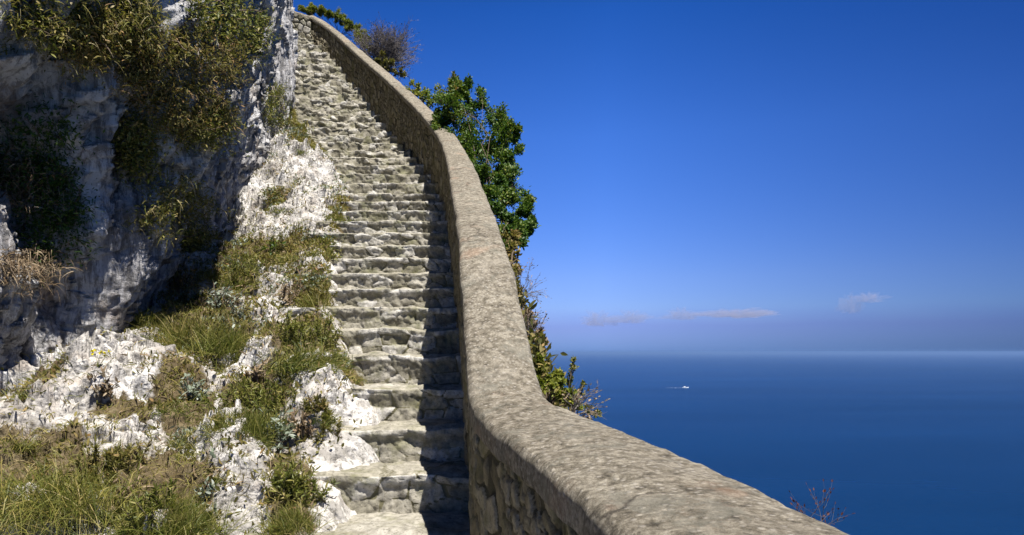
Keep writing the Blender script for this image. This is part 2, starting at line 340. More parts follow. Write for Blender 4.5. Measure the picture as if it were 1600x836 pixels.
stair = empty('stone_staircase', (-0.5 * S, 2.6 * S, step_h(-1) * S), 'long rough stone staircase climbing the mountainside between pale rocks and parapet', 'staircase')
rng = np.random.default_rng(4)
for k in range(-8, 38):
    d0, d1 = step_d(k), step_d(k + 1); z = step_h(k); r = z - step_h(k - 1)
    xr = base_x((d0 + d1) / 2) + 0.10; xl = left_x(d0) - 0.26
    if k >= 24: xl = left_x(d0) - 0.5
    du = 0.007 if k < 6 else (0.010 if k < 16 else 0.013)
    nu = int((xr - xl) / du) + 2
    u = np.linspace(xl, xr, nu)
    nt_, nr_ = max(10, int((d1 - d0) / 0.014)), max(14, int(r / (0.008 if k < 12 else 0.011)))
    # profile: (kind, t); tread from back to nose, riser from nose down
    yy = np.concatenate([np.linspace(d1 - d0 + 0.06, 0.014, nt_), [0.006, 0.0], np.zeros(nr_) ])
    zz = np.concatenate([np.zeros(nt_), [-0.003, -0.010], np.linspace(-0.016, -r - 0.03, nr_)])
    arc = np.concatenate([[0], np.cumsum(np.hypot(np.diff(yy), np.diff(zz)))])
    isr = np.concatenate([np.zeros(nt_), [0.5, 1], np.ones(nr_)])
    U, YY = np.meshgrid(u, yy, indexing='ij'); _, ZZ = np.meshgrid(u, zz, indexing='ij')
    _, IR = np.meshgrid(u, isr, indexing='ij'); U, YY, ZZ, IR = U.ravel(), YY.ravel(), ZZ.ravel(), IR.ravel()
    rot = -0.20 * float(smooth(14, 30, np.float64(k)))
    # stones of the riser (2-D cells across width and height) and of the tread
    upper = float(smooth(12, 20, np.float64(k)))
    su, sv = (7.5 + 3.5 * upper), (14.0 + 3.0 * upper)
    wob = 0.25 * vnoise(np.stack([U * 9, ZZ * 9, np.full_like(U, k * 3.3)], 1), 5)
    pr = np.stack([U * su + wob + k * 3.7, ZZ * sv + wob * 0.6 + 0.45 + k * 7.0, np.zeros_like(U)], 1)
    f1, f2, c1 = worley(pr, 11, 0.8, True)
    pt = np.stack([U * 3.6 + k * 5.1 + wob, YY * 3.4 + wob + k * 2.0, np.zeros_like(U)], 1)
    g1, g2, c2 = worley(pt, 23, 0.8, True)
    edge = np.where(IR > 0.4, f2 - f1, g2 - g1); cell = np.where(IR > 0.4, c1, 0.45 + 0.35 * c2)
    joint = (1 - smooth(0.02, 0.16, edge)) * (0.75 + 0.5 * vnoise(np.stack([U * 4, ZZ * 4, np.full_like(U, k * 1.3)], 1), 15))
    joint = np.where(IR > 0.4, joint, joint * 0.55)
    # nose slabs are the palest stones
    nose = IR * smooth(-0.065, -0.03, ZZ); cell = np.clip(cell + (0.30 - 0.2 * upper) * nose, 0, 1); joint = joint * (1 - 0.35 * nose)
    lump = float(np.interp(k, [0, 12], [0.45, 0.9]))
    out = IR * (lump * smooth(0.0, 0.16, edge) * 0.013 + lump * (c1 - 0.5) * (0.018 + 0.02 * upper) * smooth(0.0, 0.14, edge) - 0.010 + (0.018 - 0.016 * upper) * nose)
    q3 = np.stack([U, YY + d0, ZZ + z], 1)
    out = out + IR * (fbm(q3 * 13, 4, 7) * (0.020 + 0.014 * upper) + fbm(q3 * 45, 3, 8) * 0.008)
    nosew = fbm(np.stack([U * 3.3, np.full_like(U, k * 4.4), np.zeros_like(U)], 1), 3, 19)
    up = (1 - IR) * (fbm(q3 * 9, 5, 9) * 0.022 - joint * 0.004) + fbm(np.stack([U * 4, YY * 2, np.full_like(U, k * 9.7)], 1), 3, 3) * 0.013
    up = up - 0.012 * (1 - smooth(0.0, 0.05, YY)) * (IR < 0.9)
    jag = vnoise(np.stack([U * 9, np.full_like(U, k * 6.1), np.zeros_like(U)], 1), 20)
    nearn = (1 - smooth(0, 0.12, YY)) * (1 - smooth(0.04, 0.10, -ZZ))
    Y = d0 + YY - out + (nosew * 0.016 + jag * (0.006 + 0.014 * upper)) * (1 - smooth(0, 0.15, YY)); Z = z + ZZ + up + nearn * (jag * (0.006 + 0.022 * upper) + nosew * 0.010)
    xm = xr
    Y2 = Y + (U - xm) * math.tan(rot) * -1.0
    if rot: Y2 = Y + (xm - U) * math.tan(rot)
    V = np.stack([U * S, Y2 * S, Z * S], 1)
    link('step', V, grid_faces(nu, len(yy)), M_STEP, stair, {'cell': cell, 'joint': joint}, True, np.array(stair.location))

# ------------------------------------------------------------------ parapet wall
CI = [(1.75, None), ]                        # cap edges: (inner px, inner py, outer px, outer py, d)
cap_pts = [ (742, 628, 858, 624, 2.36), (737, 590, 838, 594, 2.52), (733, 538, 824, 540, 2.72), (729, 485, 813, 487, 2.98), (724, 420, 800, 421, 3.28),
            (720, 367, 782, 369, 3.7), (715, 334, 771, 336, 4.4), (708, 296, 755, 299, 5.4), (702, 260, 741, 263, 6.4), (694, 229, 724, 232, 7.4),
            (681, 204, 707, 205, 8.3), (663, 181, 688, 182, 8.9), (640, 157, 662, 160, 9.7), (600, 119, 620, 123, 10.9), (560, 84, 577, 88, 11.9), (520, 48, 534, 52, 12.6),
            (500, 33, 512, 33, 12.85), (484, 24, 493, 21, 13.05)]
IN, OU = [], []
for dd, xi, xo in ((-1.5, 0.92, 1.24), (0.0, 0.49, 0.80), (1.06, 0.184, 0.502), (1.35, 0.123, 0.444), (1.72, 0.040, 0.359), (2.10, -0.050, 0.262)):
    zc = -0.19 - 0.06 * (2.3 - dd)
    IN.append((xi * S, dd * S, zc * S)); OU.append((xo * S, dd * S, zc * S))
for ix, iy, ox, oy, d in cap_pts:
    i3 = P(ix, iy, d); dout = d + (0.0 if d < 7 else (0.04 if d < 8.5 else 0.12))
    o3 = P(ox, oy, dout); o3[2] = i3[2] + (o3[2] - i3[2]) * 0.4
    IN.append(tuple(i3)); OU.append(tuple(o3))
IN, OU = np.array(IN), np.array(OU)
both = catmull(np.hstack([IN, OU]), 24)
both, arcs = resample(both, lambda y: 0.007 if y < 3.4 else 0.014)
I3, O3 = both[:, :3], both[:, 3:]
nA = len(arcs)
wall = empty('parapet_wall', tuple(I3[nA // 3] - np.array([0, 0, 0.75])), 'long stone parapet wall with smooth rendered top curving up beside the steps', 'wall')
worg = np.array(wall.location)
across = O3 - I3; across[:, 2] = 0; W = np.linalg.norm(across, axis=1, keepdims=True); An = across / W
# profile around the cap: from under the inner lip over the top to under the outer lip; (a = distance across, b = height)
def cap_profile(w, n=44):
    rr = 0.035
    pts = [(-0.012, -0.085), (-0.016, -0.06)]
    for t in np.linspace(0, 1, 8): pts.append((-0.016 + rr - rr * math.cos(t * math.pi / 2), -rr + rr * math.sin(t * math.pi / 2)))
    a0, a1 = pts[-1][0], w + 0.012 - rr
    m = n - 16
    for t in np.linspace(0, 1, m + 2)[1:-1]: pts.append((a0 + (a1 - a0) * t, 0.012 * math.sin(math.pi * t)))
    for t in np.linspace(0, 1, 6): pts.append((a1 + rr * math.sin(t * math.pi / 2), -rr + rr * math.cos(t * math.pi / 2)))
    pts.append((w + 0.008, -0.10))
    return np.array(pts)
prof = [cap_profile(float(w)) for w in W[:, 0]]
np_ = len(prof[0]); prof = np.array(prof)
V = I3[:, None, :] + An[:, None, :] * prof[:, :, 0:1] + np.array([0, 0, 1.0]) * prof[:, :, 1:2]
frac = (prof[:, :, 0] / W)[:, :, None]; V[:, :, 2:3] += frac * (O3 - I3)[:, None, 2:3]
V = V.reshape(-1, 3)
topw = np.tile(np.clip(np.linspace(-0.3, 1.3, np_), 0, 1), nA)
wav = fbm(V * 2.3, 3, 41) * 0.008 + fbm(V * 16, 4, 42) * 0.006
V[:, 2] += wav
V[:, 0:2] += (fbm(V * 5, 3, 44) * 0.008)[:, None] * np.repeat(An[:, :2], np_, axis=0)
link('wall_cap', V, grid_faces(nA, np_), M_CAP, wall, None, True, worg)
# masonry faces
def wall_face(P0, nrm, side, name, depth_fn, ds=0.010):
    hmax = 1.25; nb = int(0.95 / ds)
    hh = np.concatenate([np.linspace(0.05, 1.0, nb), np.linspace(1.0, hmax, 8)[1:]])
    A, H = np.meshgrid(arcs, hh, indexing='ij'); n = len(hh)
    V = P0[:, None, :] - np.array([0, 0, 1.0]) * H[:, :, None]
    V = V.reshape(-1, 3); A, H = A.ravel(), H.ravel()
    NN = np.repeat(nrm, n, axis=0)
    wob = vnoise(np.stack([A * 5, H * 5, A * 0], 1), 3) * 0.3
    f1, f2, c = worley(np.stack([A * 6.5 + wob, H * 8.5 + wob, A * 0], 1), 51 + side, 0.85, True)
    g1, g2, c2 = worley(np.stack([A * 15 + wob, H * 17 - wob, A * 0], 1), 61 + side, 0.85, True)
    big = vnoise(np.stack([A * 2.2, H * 2.2, A * 0], 1), 71) > -0.15
    edge = np.where(big, f2 - f1, g2 - g1); cell = np.where(big, c, c2)
    out = smooth(0.02, 0.22, edge) * 0.015 + (cell - 0.5) * 0.014 + fbm(V * 18, 3, 55) * 0.008 + fbm(V * 2.5, 2, 56) * 0.02 - 0.015
    V = V + NN * out[:, None]
    return link(name, V, grid_faces(nA, n, side > 0), M_WALL, wall, {'cell': cell, 'joint': 1 - smooth(0.05, 0.20, edge)}, True, worg)
wall_face(I3 + An * 0.012, -An, 0, 'inner_face', None)
wall_face(O3 - An * 0.012, An, 1, 'outer_face', None, 0.02)

# short wall that closes the top of the flight, facing down the stairs
tw0 = P(486, 26, 13.0); tw1 = P(440, 12, 13.25)
tw = empty('end_wall', tuple((tw0 + tw1) / 2 - np.array([0, 0, 0.7])), 'short sunlit rubble wall closing the top of the staircase beside the cliff', 'wall')
to = np.array(tw.location); n1, n2 = 90, 90
A, H = np.meshgrid(np.linspace(0, 1, n1), np.linspace(0.02, 0.9, n2), indexing='ij'); A, H = A.ravel(), H.ravel()
V = tw0[None] * (1 - A[:, None]) + tw1[None] * A[:, None]; V[:, 2] -= H
f1, f2, c = worley(np.stack([A * 5, H * 9, A * 0], 1), 91, 0.85, True)
V[:, 1] -= smooth(0.02, 0.3, f2 - f1) * 0.03 + fbm(V * 14, 3, 4) * 0.01
link('wall_face', V, grid_faces(n1, n2, False), M_STEP, tw, {'cell': c, 'joint': 1 - smooth(0.03, 0.15, f2 - f1)}, True, to)
u = np.linspace(-0.1, 1.1, 40); q = np.array([(-0.02, -0.06), (-0.03, -0.02), (0.0, 0.01), (0.08, 0.02), (0.2, 0.015), (0.28, -0.02), (0.27, -0.5)])
V = (tw0[None] * (1 - u[:, None]) + tw1[None] * u[:, None])[:, None, :] + np.stack([np.zeros(7), q[:, 0], q[:, 1]], 1)[None]
V = V.reshape(-1, 3); V[:, 2] += fbm(V * 6, 3, 8) * 0.012
link('wall_cap', V, grid_faces(40, 7, True), M_CAP, tw, None, True, to)

# ------------------------------------------------------------------ terrain left of the stairs, cliff
foot = np.array([(-3.9, -3.0, -2.2), (-3.7, -0.5, -1.4), (-3.45, 1.5, -0.75), (-3.2, 2.9, -0.30), (-2.80, 3.75, -0.06), (-2.66, 4.1, -0.045), (-2.60, 4.45, -0.02), (-2.60, 4.8, 0.09),
                 (-2.83, 5.75, 0.45), (-3.07, 7.2, 1.06), (-3.2, 8.8, 2.0), (-3.17, 9.9, 2.86), (-3.12, 10.4, 3.28), (-3.5, 11.5, 4.2), (-4.0, 13.0, 5.3), (-4.6, 14.2, 6.2)]) * S
rows = []                                    # (left-of-stairs point, cliff-foot point), from behind the camera up the slope
def fy(y): return np.array([np.interp(y * S, foot[:, 1], foot[:, c]) for c in range(3)])
def lk(k):
    d = step_d(k); return np.array([left_x(d), d, step_h(k)]) * S
for k, yf in ((-8, -1.2), (-4, 1.3), (-2, 2.4), (-1, 3.0), (0, 3.45), (1, 3.8), (2, 4.0), (3.4, 4.4), (5, 5.0), (7, 6.2), (9, 7.2), (11.5, 8.0), (14, 8.8), (17, 9.6), (20, 10.1), (24, 11.3), (30, 12.4), (36, 13.2)):
    rows.append(np.concatenate([lk(k), fy(yf)]))
rows = catmull(rows, 12)
rows, ra = resample(rows, lambda y: 0.011)
nr, nc = len(rows), 330
U = np.linspace(-0.14, 1.14, nc)
base = rows[:, None, :3] * (1 - U[None, :, None]) + rows[:, None, 3:] * U[None, :, None]
V = base.reshape(-1, 3); Uf = np.tile(U, nr)
def px_of(V):
    y = np.maximum(V[:, 1], 0.3); return CX + V[:, 0] / y * FPX, HY - V[:, 2] / y * FPX
px0, py0 = px_of(V)
# pockets of soil with plants (position on the slope in survey bearings)
soil_sp = [(320, 500, 85, 60), (470, 530, 70, 45), (450, 388, 100, 20), (395, 620, 60, 50), (75, 725, 110, 60), (250, 765, 100, 70), (455, 775, 42, 75),
           (485, 455, 34, 36), (545, 572, 34, 22), (538, 335, 22, 26), (290, 620, 60, 45), (370, 420, 40, 40), (500, 200, 40, 34), (470, 240, 18, 12), (60, 600, 40, 14), (430, 322, 18, 10), (190, 640, 60, 16)]
soil = np.zeros(len(V))
for x, y, rx, ry in soil_sp:
    soil = np.maximum(soil, np.exp(-(((px0 - x) / rx) ** 2 + ((py0 - y) / ry) ** 2) ** 1.2 * 0.8))
inner = smooth(0.0, 0.10, Uf) * (1 - smooth(0.97, 1.1, Uf) * 0.5)
w1, w2, wc = worley(V * np.array([1.9, 1.6, 2.4]) + fbm(V * 3, 3, 12)[:, None] * 0.35, 71, 0.9)
rocks = smooth(0.0, 0.45, w2 - w1)
wq = V + np.stack([fbm(V * 3 + 5, 3, 21), fbm(V * 3 + 11, 3, 22), fbm(V * 3 + 17, 3, 23)], 1) * 0.16
fa1 = facets(wq * np.array([3.0, 2.6, 4.0]), 24); fa2 = facets(wq * np.array([8.0, 7.0, 11.0]), 25)
dsp = fbm(V * 1.3, 3, 13) * 0.15 + rocks * 0.08 - 0.05 + fa1 * 0.11 + (wc - 0.5) * 0.06
dsp = dsp * (1 - 0.55 * soil) - 0.02 * soil
dsp = dsp * (0.45 + 0.55 * smooth(0.05, 0.35, Uf))
pit = smooth(0.50, 0.70, 1 - worley(V * 13 + fbm(V * 9, 3, 15)[:, None] * 1.1, 81)[0]) * smooth(-0.25, 0.25, fbm(V * 1.7, 2, 18) + 0.1)
slab = np.exp(-(((px0 - 440) / 75) ** 2 + ((py0 - 275) / 70) ** 2) ** 2)
strat = ridged(np.stack([V[:, 0] * 1.2 + V[:, 2] * 0.8, V[:, 1] * 1.0, V[:, 2] * 7 + V[:, 0] * 5], 1), 4, 19)
dsp2 = fa2 * 0.042 * (1 - 0.75 * slab) + fbm(V * 22, 4, 16) * 0.012 * (1 - 0.6 * slab) - pit * 0.085 * (1 - soil) * (1 - 0.8 * slab) + strat * slab * 0.09
# strata ridges in the smooth pale slab below the cliff
bumps = [(450, 250, 55, 45, 0.16), (420, 310, 70, 45, 0.10), (490, 625, 60, 60, 0.16), (365, 730, 60, 60, 0.16), (190, 590, 110, 40, 0.12), (40, 810, 60, 25, 0.10), (500, 405, 40, 22, 0.10), (330, 400, 40, 25, 0.08)]
for x, y, rx, ry, a in bumps: dsp = dsp + a * np.exp(-(((px0 - x) / rx) ** 2 + ((py0 - y) / ry) ** 2) ** 1.5)
nrm = np.array([0.30, -0.42, 0.86]); nrm = nrm / np.linalg.norm(nrm)
V = V + nrm * ((dsp * inner ** 1.3 + dsp2 * (0.4 + 0.6 * inner))[:, None]) * S
V[:, 2] -= 0.05 * (1 - smooth(-0.02, 0.05, Uf)) + 0.35 * (1 - smooth(-0.14, 0.0, Uf))
slope = link('rocky_ground', V, grid_faces(nr, nc, True), M_ROCK, None, {'soil': soil}, True)
tag(slope, kind='structure')
TV = V.copy(); TG = (nr, nc); TSOIL = soil

# cliff
fc = catmull(foot, 16); fc, fa = resample(fc, lambda y: 0.018)
nf_, nh = len(fc), 420
hm = 3.0 + 0.20 * fc[:, 1]
tt = np.linspace(-0.10, 1, nh)
Hh = hm[:, None] * tt[None, :]
fpos = fc[:, None, :].repeat(nh, 1).reshape(-1, 3); Hf = Hh.ravel()
yq = fpos[:, 1] / S
ov = np.interp(yq, [-3, 3, 4.5, 7, 8.8, 9.7, 11, 14], [0.20, 0.27, 0.30, 0.22, 0.10, 0.0, -0.04, 0.0])
V = fpos.copy(); V[:, 2] += Hf; V[:, 0] += ov * Hf
V[:, 1] -= 0.0
fq = V * np.array([1, 1, 0.28])
d1 = ridged(fq * np.array([1, 1.5, 1.0]), 4, 31) * 0.20
d2 = fbm(V * 0.8, 3, 32) * 0.22
d3 = ridged(fq * 5.5, 5, 33) * 0.11 + fbm(V * 9, 5, 34) * 0.08 + ridged(fq * 16, 3, 35) * 0.03
ppx, ppy = px_of(V)
hol = np.exp(-(((ppx - 65) / 65) ** 2 + ((ppy - 300) / 130) ** 2) ** 1.3) * 0.45 + np.exp(-(((ppx - 95) / 50) ** 2 + ((ppy - 490) / 60) ** 2) ** 1.2) * 0.22 \
    + np.exp(-(((ppx - 205) / 22) ** 2 + ((ppy - 200) / 110) ** 2) ** 1.2) * 0.18
far = 1 - 0.75 * smooth(9.0, 10.0, yq)
foot_f = smooth(-0.1, 0.5, Hf)
wq = V + np.stack([fbm(V * 3 + 5, 3, 36), fbm(V * 3 + 11, 3, 37), fbm(V * 3 + 17, 3, 38)], 1) * 0.15
d3 = d3 * 0.5 + facets(wq * np.array([3.2, 4.0, 1.1]), 26) * 0.10 + facets(wq * np.array([10, 12, 2.6]), 27) * 0.040 + ridged(V * np.array([20, 20, 2.6]), 3, 39) * 0.018
dd = ((d1 + d2) * far * foot_f + d3 * (0.4 + 0.6 * far) - hol * foot_f) * S
V[:, 0] += dd; V[:, 1] -= dd * 0.35 * far
cliff = link('cliff', V, grid_faces(nf_, nh, True), M_CLIFF, None, None, True)
tag(cliff, kind='structure')
CV = V.copy(); CG = (nf_, nh)

# ------------------------------------------------------------------ outer slope below the parapet, down to the sea
idx = np.arange(0, nA, 12); oe = O3[idx]; an = An[idx]
offs = np.array([-0.06, 0.05, 0.15, 0.30, 0.5, 0.8, 1.2, 2, 4, 8, 16, 30, 50, 75])
def outer_drop(y, o):
    near = np.interp(y, [-2, 2.2, 2.8, 3.6, 5.0, 8.0, 14], [0.8, 0.7, 0.35, 0.25, 0.3, 0.45, 0.35])
    return near + 2.7 * o
offf = np.concatenate([np.linspace(-0.06, 1.2, 60), np.geomspace(1.25, 78, 40)])
V = []
for o_ in offf:
    p = oe + an * o_; p = p.copy(); p[:, 2] -= outer_drop(oe[:, 1], max(o_, 0)); V.append(p)
V = np.stack(V, 1)
V[:, :, 2] = np.where(offf[None, :] > 20, V[:, :, 2] + 0, V[:, :, 2])
last = V[:, -1, 2]; V[:, :, 2] = np.where(V[:, :, 2] < SEA - 4, SEA - 4, V[:, :, 2])
shp = V.shape; V = V.reshape(-1, 3)
offr = np.tile(offf, shp[0])
amp = np.interp(offr, [-0.06, 0.0, 0.3, 2, 80], [0, 0.03, 0.08, 0.3, 6.0])
V[:, 2] += fbm(V * 1.4, 4, 61) * amp + fbm(V * 9, 3, 62) * 0.03 * (offr > 0)
V[:, 2] = np.maximum(V[:, 2], SEA - 5)
outer = link('hillside', V, grid_faces(shp[0], shp[1], False), M_ROCK, None, {'soil': np.clip(0.62 + 0.5 * fbm(V * 0.7, 3, 64), 0, 1)}, True)
tag(outer, kind='structure')
OV = V.copy(); OG = (shp[0], shp[1])

# ------------------------------------------------------------------ sea
def mat_sea():
    m, nt, b, out = mat_new('sea_water'); N = NB(nt); v = N.coord()
    b.inputs['Roughness'].default_value = 1.0; b.inputs['Specular IOR Level'].default_value = 0.0
    c = N.ramp(N.noise(N.coord((0.0005, 0.0016, 1)), 1, 5, 0.6), [(0.35, (0.001, 0.017, 0.062)), (0.65, (0.002, 0.024, 0.086))])
    N.l(c, b.inputs['Base Color'])
    h = N.math('ADD', N.noise(N.coord((0.05, 0.11, 1)), 1, 6, 0.65), N.math('MULTIPLY', N.noise(N.coord((0.004, 0.012, 1)), 1, 4, 0.6), 2.0))
    bm = N.bump(h, 1.0, 2.5); N.l(bm, b.inputs['Normal'])
    g = N.n('ShaderNodeBsdfGlossy'); g.inputs['Roughness'].default_value = 0.22; g.inputs['Color'].default_value = (0.45, 0.75, 1.0, 1); N.l(bm, g.inputs['Normal'])
    fr = N.n('ShaderNodeFresnel'); fr.inputs['IOR'].default_value = 1.33
    wp = N.ramp(N.noise(N.coord((0.0004, 0.0022, 1)), 1, 5, 0.65), [(0.30, 0.24), (0.70, 0.36)])
    mx = N.n('ShaderNodeMixShader'); N.l(N.math('MULTIPLY', fr.outputs[0], wp), mx.inputs[0])
    N.l(b.outputs[0], mx.inputs[1]); N.l(g.outputs[0], mx.inputs[2]); N.l(mx.outputs[0], out.inputs[0]); return m
EDGE = 84000.0
xs = np.concatenate([-np.geomspace(EDGE, 40, 24), np.geomspace(40, EDGE, 24)])
ys = xs
X, Y = np.meshgrid(xs, ys, indexing='ij')
V = np.stack([X.ravel(), Y.ravel(), np.full(X.size, SEA)], 1)
tag(link('sea', V, grid_faces(len(xs), len(ys)), mat_sea(), None, None, True), kind='structure')

# haze
def closed_box(name, lo, hi, mat):
    v = [(x, y, z) for x in (lo[0], hi[0]) for y in (lo[1], hi[1]) for z in (lo[2], hi[2])]
    f = [(0, 1, 3, 2), (4, 6, 7, 5), (0, 4, 5, 1), (2, 3, 7, 6), (0, 2, 6, 4), (1, 5, 7, 3)]
    return link(name, np.array(v), np.array(f), mat, None, None, False)
mh = bpy.data.materials.new('haze_air'); mh.use_nodes = True; nt = mh.node_tree; nt.nodes.clear()
o_ = nt.nodes.new('ShaderNodeOutputMaterial'); pv = nt.nodes.new('ShaderNodeVolumePrincipled')
pv.inputs['Color'].default_value = (0.20, 0.345, 0.66, 1); pv.inputs['Density'].default_value = 4.6e-5; pv.inputs['Anisotropy'].default_value = 0.0
nt.links.new(pv.outputs[0], o_.inputs['Volume'])
hz = closed_box('haze', (-86000, -86000, SEA - 6), (86000, 86000, 22), mh); tag(hz, kind='stuff')

# ------------------------------------------------------------------ clouds far beyond the haze
def ico(sub):
    t = (1 + 5 ** 0.5) / 2
    v = [(-1, t, 0), (1, t, 0), (-1, -t, 0), (1, -t, 0), (0, -1, t), (0, 1, t), (0, -1, -t), (0, 1, -t), (t, 0, -1), (t, 0, 1), (-t, 0, -1), (-t, 0, 1)]
    v = [np.array(a) / np.linalg.norm(a) for a in v]
    f = [(0, 11, 5), (0, 5, 1), (0, 1, 7), (0, 7, 10), (0, 10, 11), (1, 5, 9), (5, 11, 4), (11, 10, 2), (10, 7, 6), (7, 1, 8), (3, 9, 4), (3, 4, 2), (3, 2, 6), (3, 6, 8), (3, 8, 9), (4, 9, 5), (2, 4, 11), (6, 2, 10), (8, 6, 7), (9, 8, 1)]
    for _ in range(sub):
        mid = {}; nf = []
        def mp(a, b):
            key = (min(a, b), max(a, b))
            if key not in mid:
                p = v[a] + v[b]; v.append(p / np.linalg.norm(p)); mid[key] = len(v) - 1
            return mid[key]
        for a, b, c in f:
            x, y, z = mp(a, b), mp(b, c), mp(c, a); nf += [(a, x, z), (b, y, x), (c, z, y), (x, y, z)]
        f = nf
    return np.array(v), np.array(f)
ICO4 = ico(4); ICO5 = ico(5)
mc = bpy.data.materials.new('cloud_vapour'); mc.use_nodes = True; nt = mc.node_tree; nt.nodes.clear()
o_ = nt.nodes.new('ShaderNodeOutputMaterial'); pv = nt.nodes.new('ShaderNodeVolumePrincipled')
pv.inputs['Color'].default_value = (0.55, 0.60, 0.86, 1); pv.inputs['Density'].default_value = 0.00030
nt.links.new(pv.outputs[0], o_.inputs['Volume'])
CD = 100000.0
def cloud(px, py, w, h, label, seed, group=None, lobes=5):
    r = np.random.default_rng(seed); VV, FF, n = [], [], 0
    c = np.array([(px - CX) / FPX * CD, CD, (HY - py) / FPX * CD]); W_, H_ = w / FPX * CD / 2, h / FPX * CD / 2
    v, f = ICO4
    q = v.copy()
    p = q * np.array([W_, W_ * 0.6, H_])
    nz = fbm(q * np.array([5.0, 2.0, 1.6]) + seed * 3.1, 5, seed)
    p = p * (1 + 1.1 * nz)[:, None]
    p[:, 2] = np.where(p[:, 2] < -H_ * 0.5, -H_ * 0.5 + (p[:, 2] + H_ * 0.5) * 0.3, p[:, 2])
    o = link('cloud', p + c, f, mc, None, None, True, c)
    tag(o, label, 'cloud', group); return o
cloud(1328, 478, 34, 34, 'small bright puffy cloud low in the sky right of the others', 3)
cloud(1358, 467, 44, 16, 'thin grey wisp of cloud beside the small puffy one', 4)
cloud(1150, 491, 110, 15, 'long flat grey cloud lying on the haze', 5)
cloud(1062, 493, 50, 20, 'small grey cloud left of the long flat one', 6)
cloud(985, 498, 54, 20, 'faint hazy cloud second from the left above the sea', 7)
cloud(932, 502, 56, 24, 'faintest cloud, leftmost above the sea', 8)

# ------------------------------------------------------------------ boat and its wake
bd = (HY - 606) / FPX; BD = SEA / bd; bx = (1071 - CX) / FPX * BD
M_WHITE = mat_new('white_gelcoat')[0]; M_WHITE.node_tree.nodes['Principled BSDF'].inputs['Base Color'].default_value = (0.85, 0.85, 0.85, 1)
M_DARK = mat_new('tinted_glass')[0]; M_DARK.node_tree.nodes['Principled BSDF'].inputs['Base Color'].default_value = (0.02, 0.03, 0.04, 1)
boat = empty('motor_boat', (bx, BD, SEA), 'small white motor boat far out on the blue sea trailing a wake', 'boat')
L = 26.0; st = np.linspace(0, 1, 14); V = []
for t in st:
    w = 3.2 * (1 - max(0, (t - 0.45) / 0.55) ** 2.2); h = 2.2 + 1.4 * t ** 2; x = (t - 0.5) * L
    V += [(x, -w, h), (x + (0.6 * t), -w * 0.75, 0.6), (x, 0, -0.8), (x + 0.6 * t, w * 0.75, 0.6), (x, w, h), (x, 0, h + 0.15)]
V = np.array(V); F = []
for i in range(13):
    for j in range(6): F.append((i * 6 + j, i * 6 + (j + 1) % 6, (i + 1) * 6 + (j + 1) % 6, (i + 1) * 6 + j))
F.append((0, 5, 3, 1))
link('hull', V, [np.array(F), np.array([(1, 3, 2), (0, 4, 5)])] and np.array(F), M_WHITE, boat, None, False)
def prism(x0, x1, w, z0, z1, rake, rake2=0.3):
    v = np.array([(x0, -w, z0), (x1, -w, z0), (x1, w, z0), (x0, w, z0), (x0 + rake2, -w * .85, z1), (x1 - rake, -w * .85, z1), (x1 - rake, w * .85, z1), (x0 + rake2, w * .85, z1)])
    return v, np.array([(0, 3, 2, 1), (4, 5, 6, 7), (0, 1, 5, 4), (1, 2, 6, 5), (2, 3, 7, 6), (3, 0, 4, 7)])
v, f = prism(-8, 5, 2.3, 2.2, 4.4, 2.5); link('cabin', v, f, M_WHITE, boat, None, False)
v, f = prism(-7.4, 3.6, 2.32, 3.1, 3.8, 0.7, 0.2); link('window_band', v, f, M_DARK, boat, None, False)
v, f = prism(-6, 0.5, 1.8, 4.4, 6.0, 1.6); link('flybridge', v, f, M_WHITE, boat, None, False)
mw, nt, b, out = mat_new('foam'); N = NB(nt); b.inputs['Base Color'].default_value = (0.75, 0.8, 0.85, 1)
tr = N.n('ShaderNodeBsdfTransparent'); mx = N.n('ShaderNodeMixShader')
N.l(N.ramp(N.noise(N.coord((0.1, 0.4, 1)), 1, 4, 0.7), [(0.40, 0.0), (0.62, 0.8)]), mx.inputs[0])
N.l(tr.outputs[0], mx.inputs[1]); N.l(b.outputs[0], mx.inputs[2]); N.l(mx.outputs[0], out.inputs[0])
t = np.linspace(0, 1, 60)[:, None]; s_ = np.linspace(-1, 1, 9)[None, :]
V = np.stack([bx + 14 - t * 95 + 0 * s_, BD + s_ * (1 - t * 0.55) * (4.5 + 0 * t) * np.minimum(1, t * 5 + 0.4), SEA + 0.35 - 0.25 * s_ ** 2 + 0 * t], -1).reshape(-1, 3)
V[:, 2] += fbm(V * np.array([0.4, 0.4, 0.4]), 3, 5) * 0.15
tag(link('wake', V, grid_faces(60, 9, False), mw, None, None, True), kind='structure')

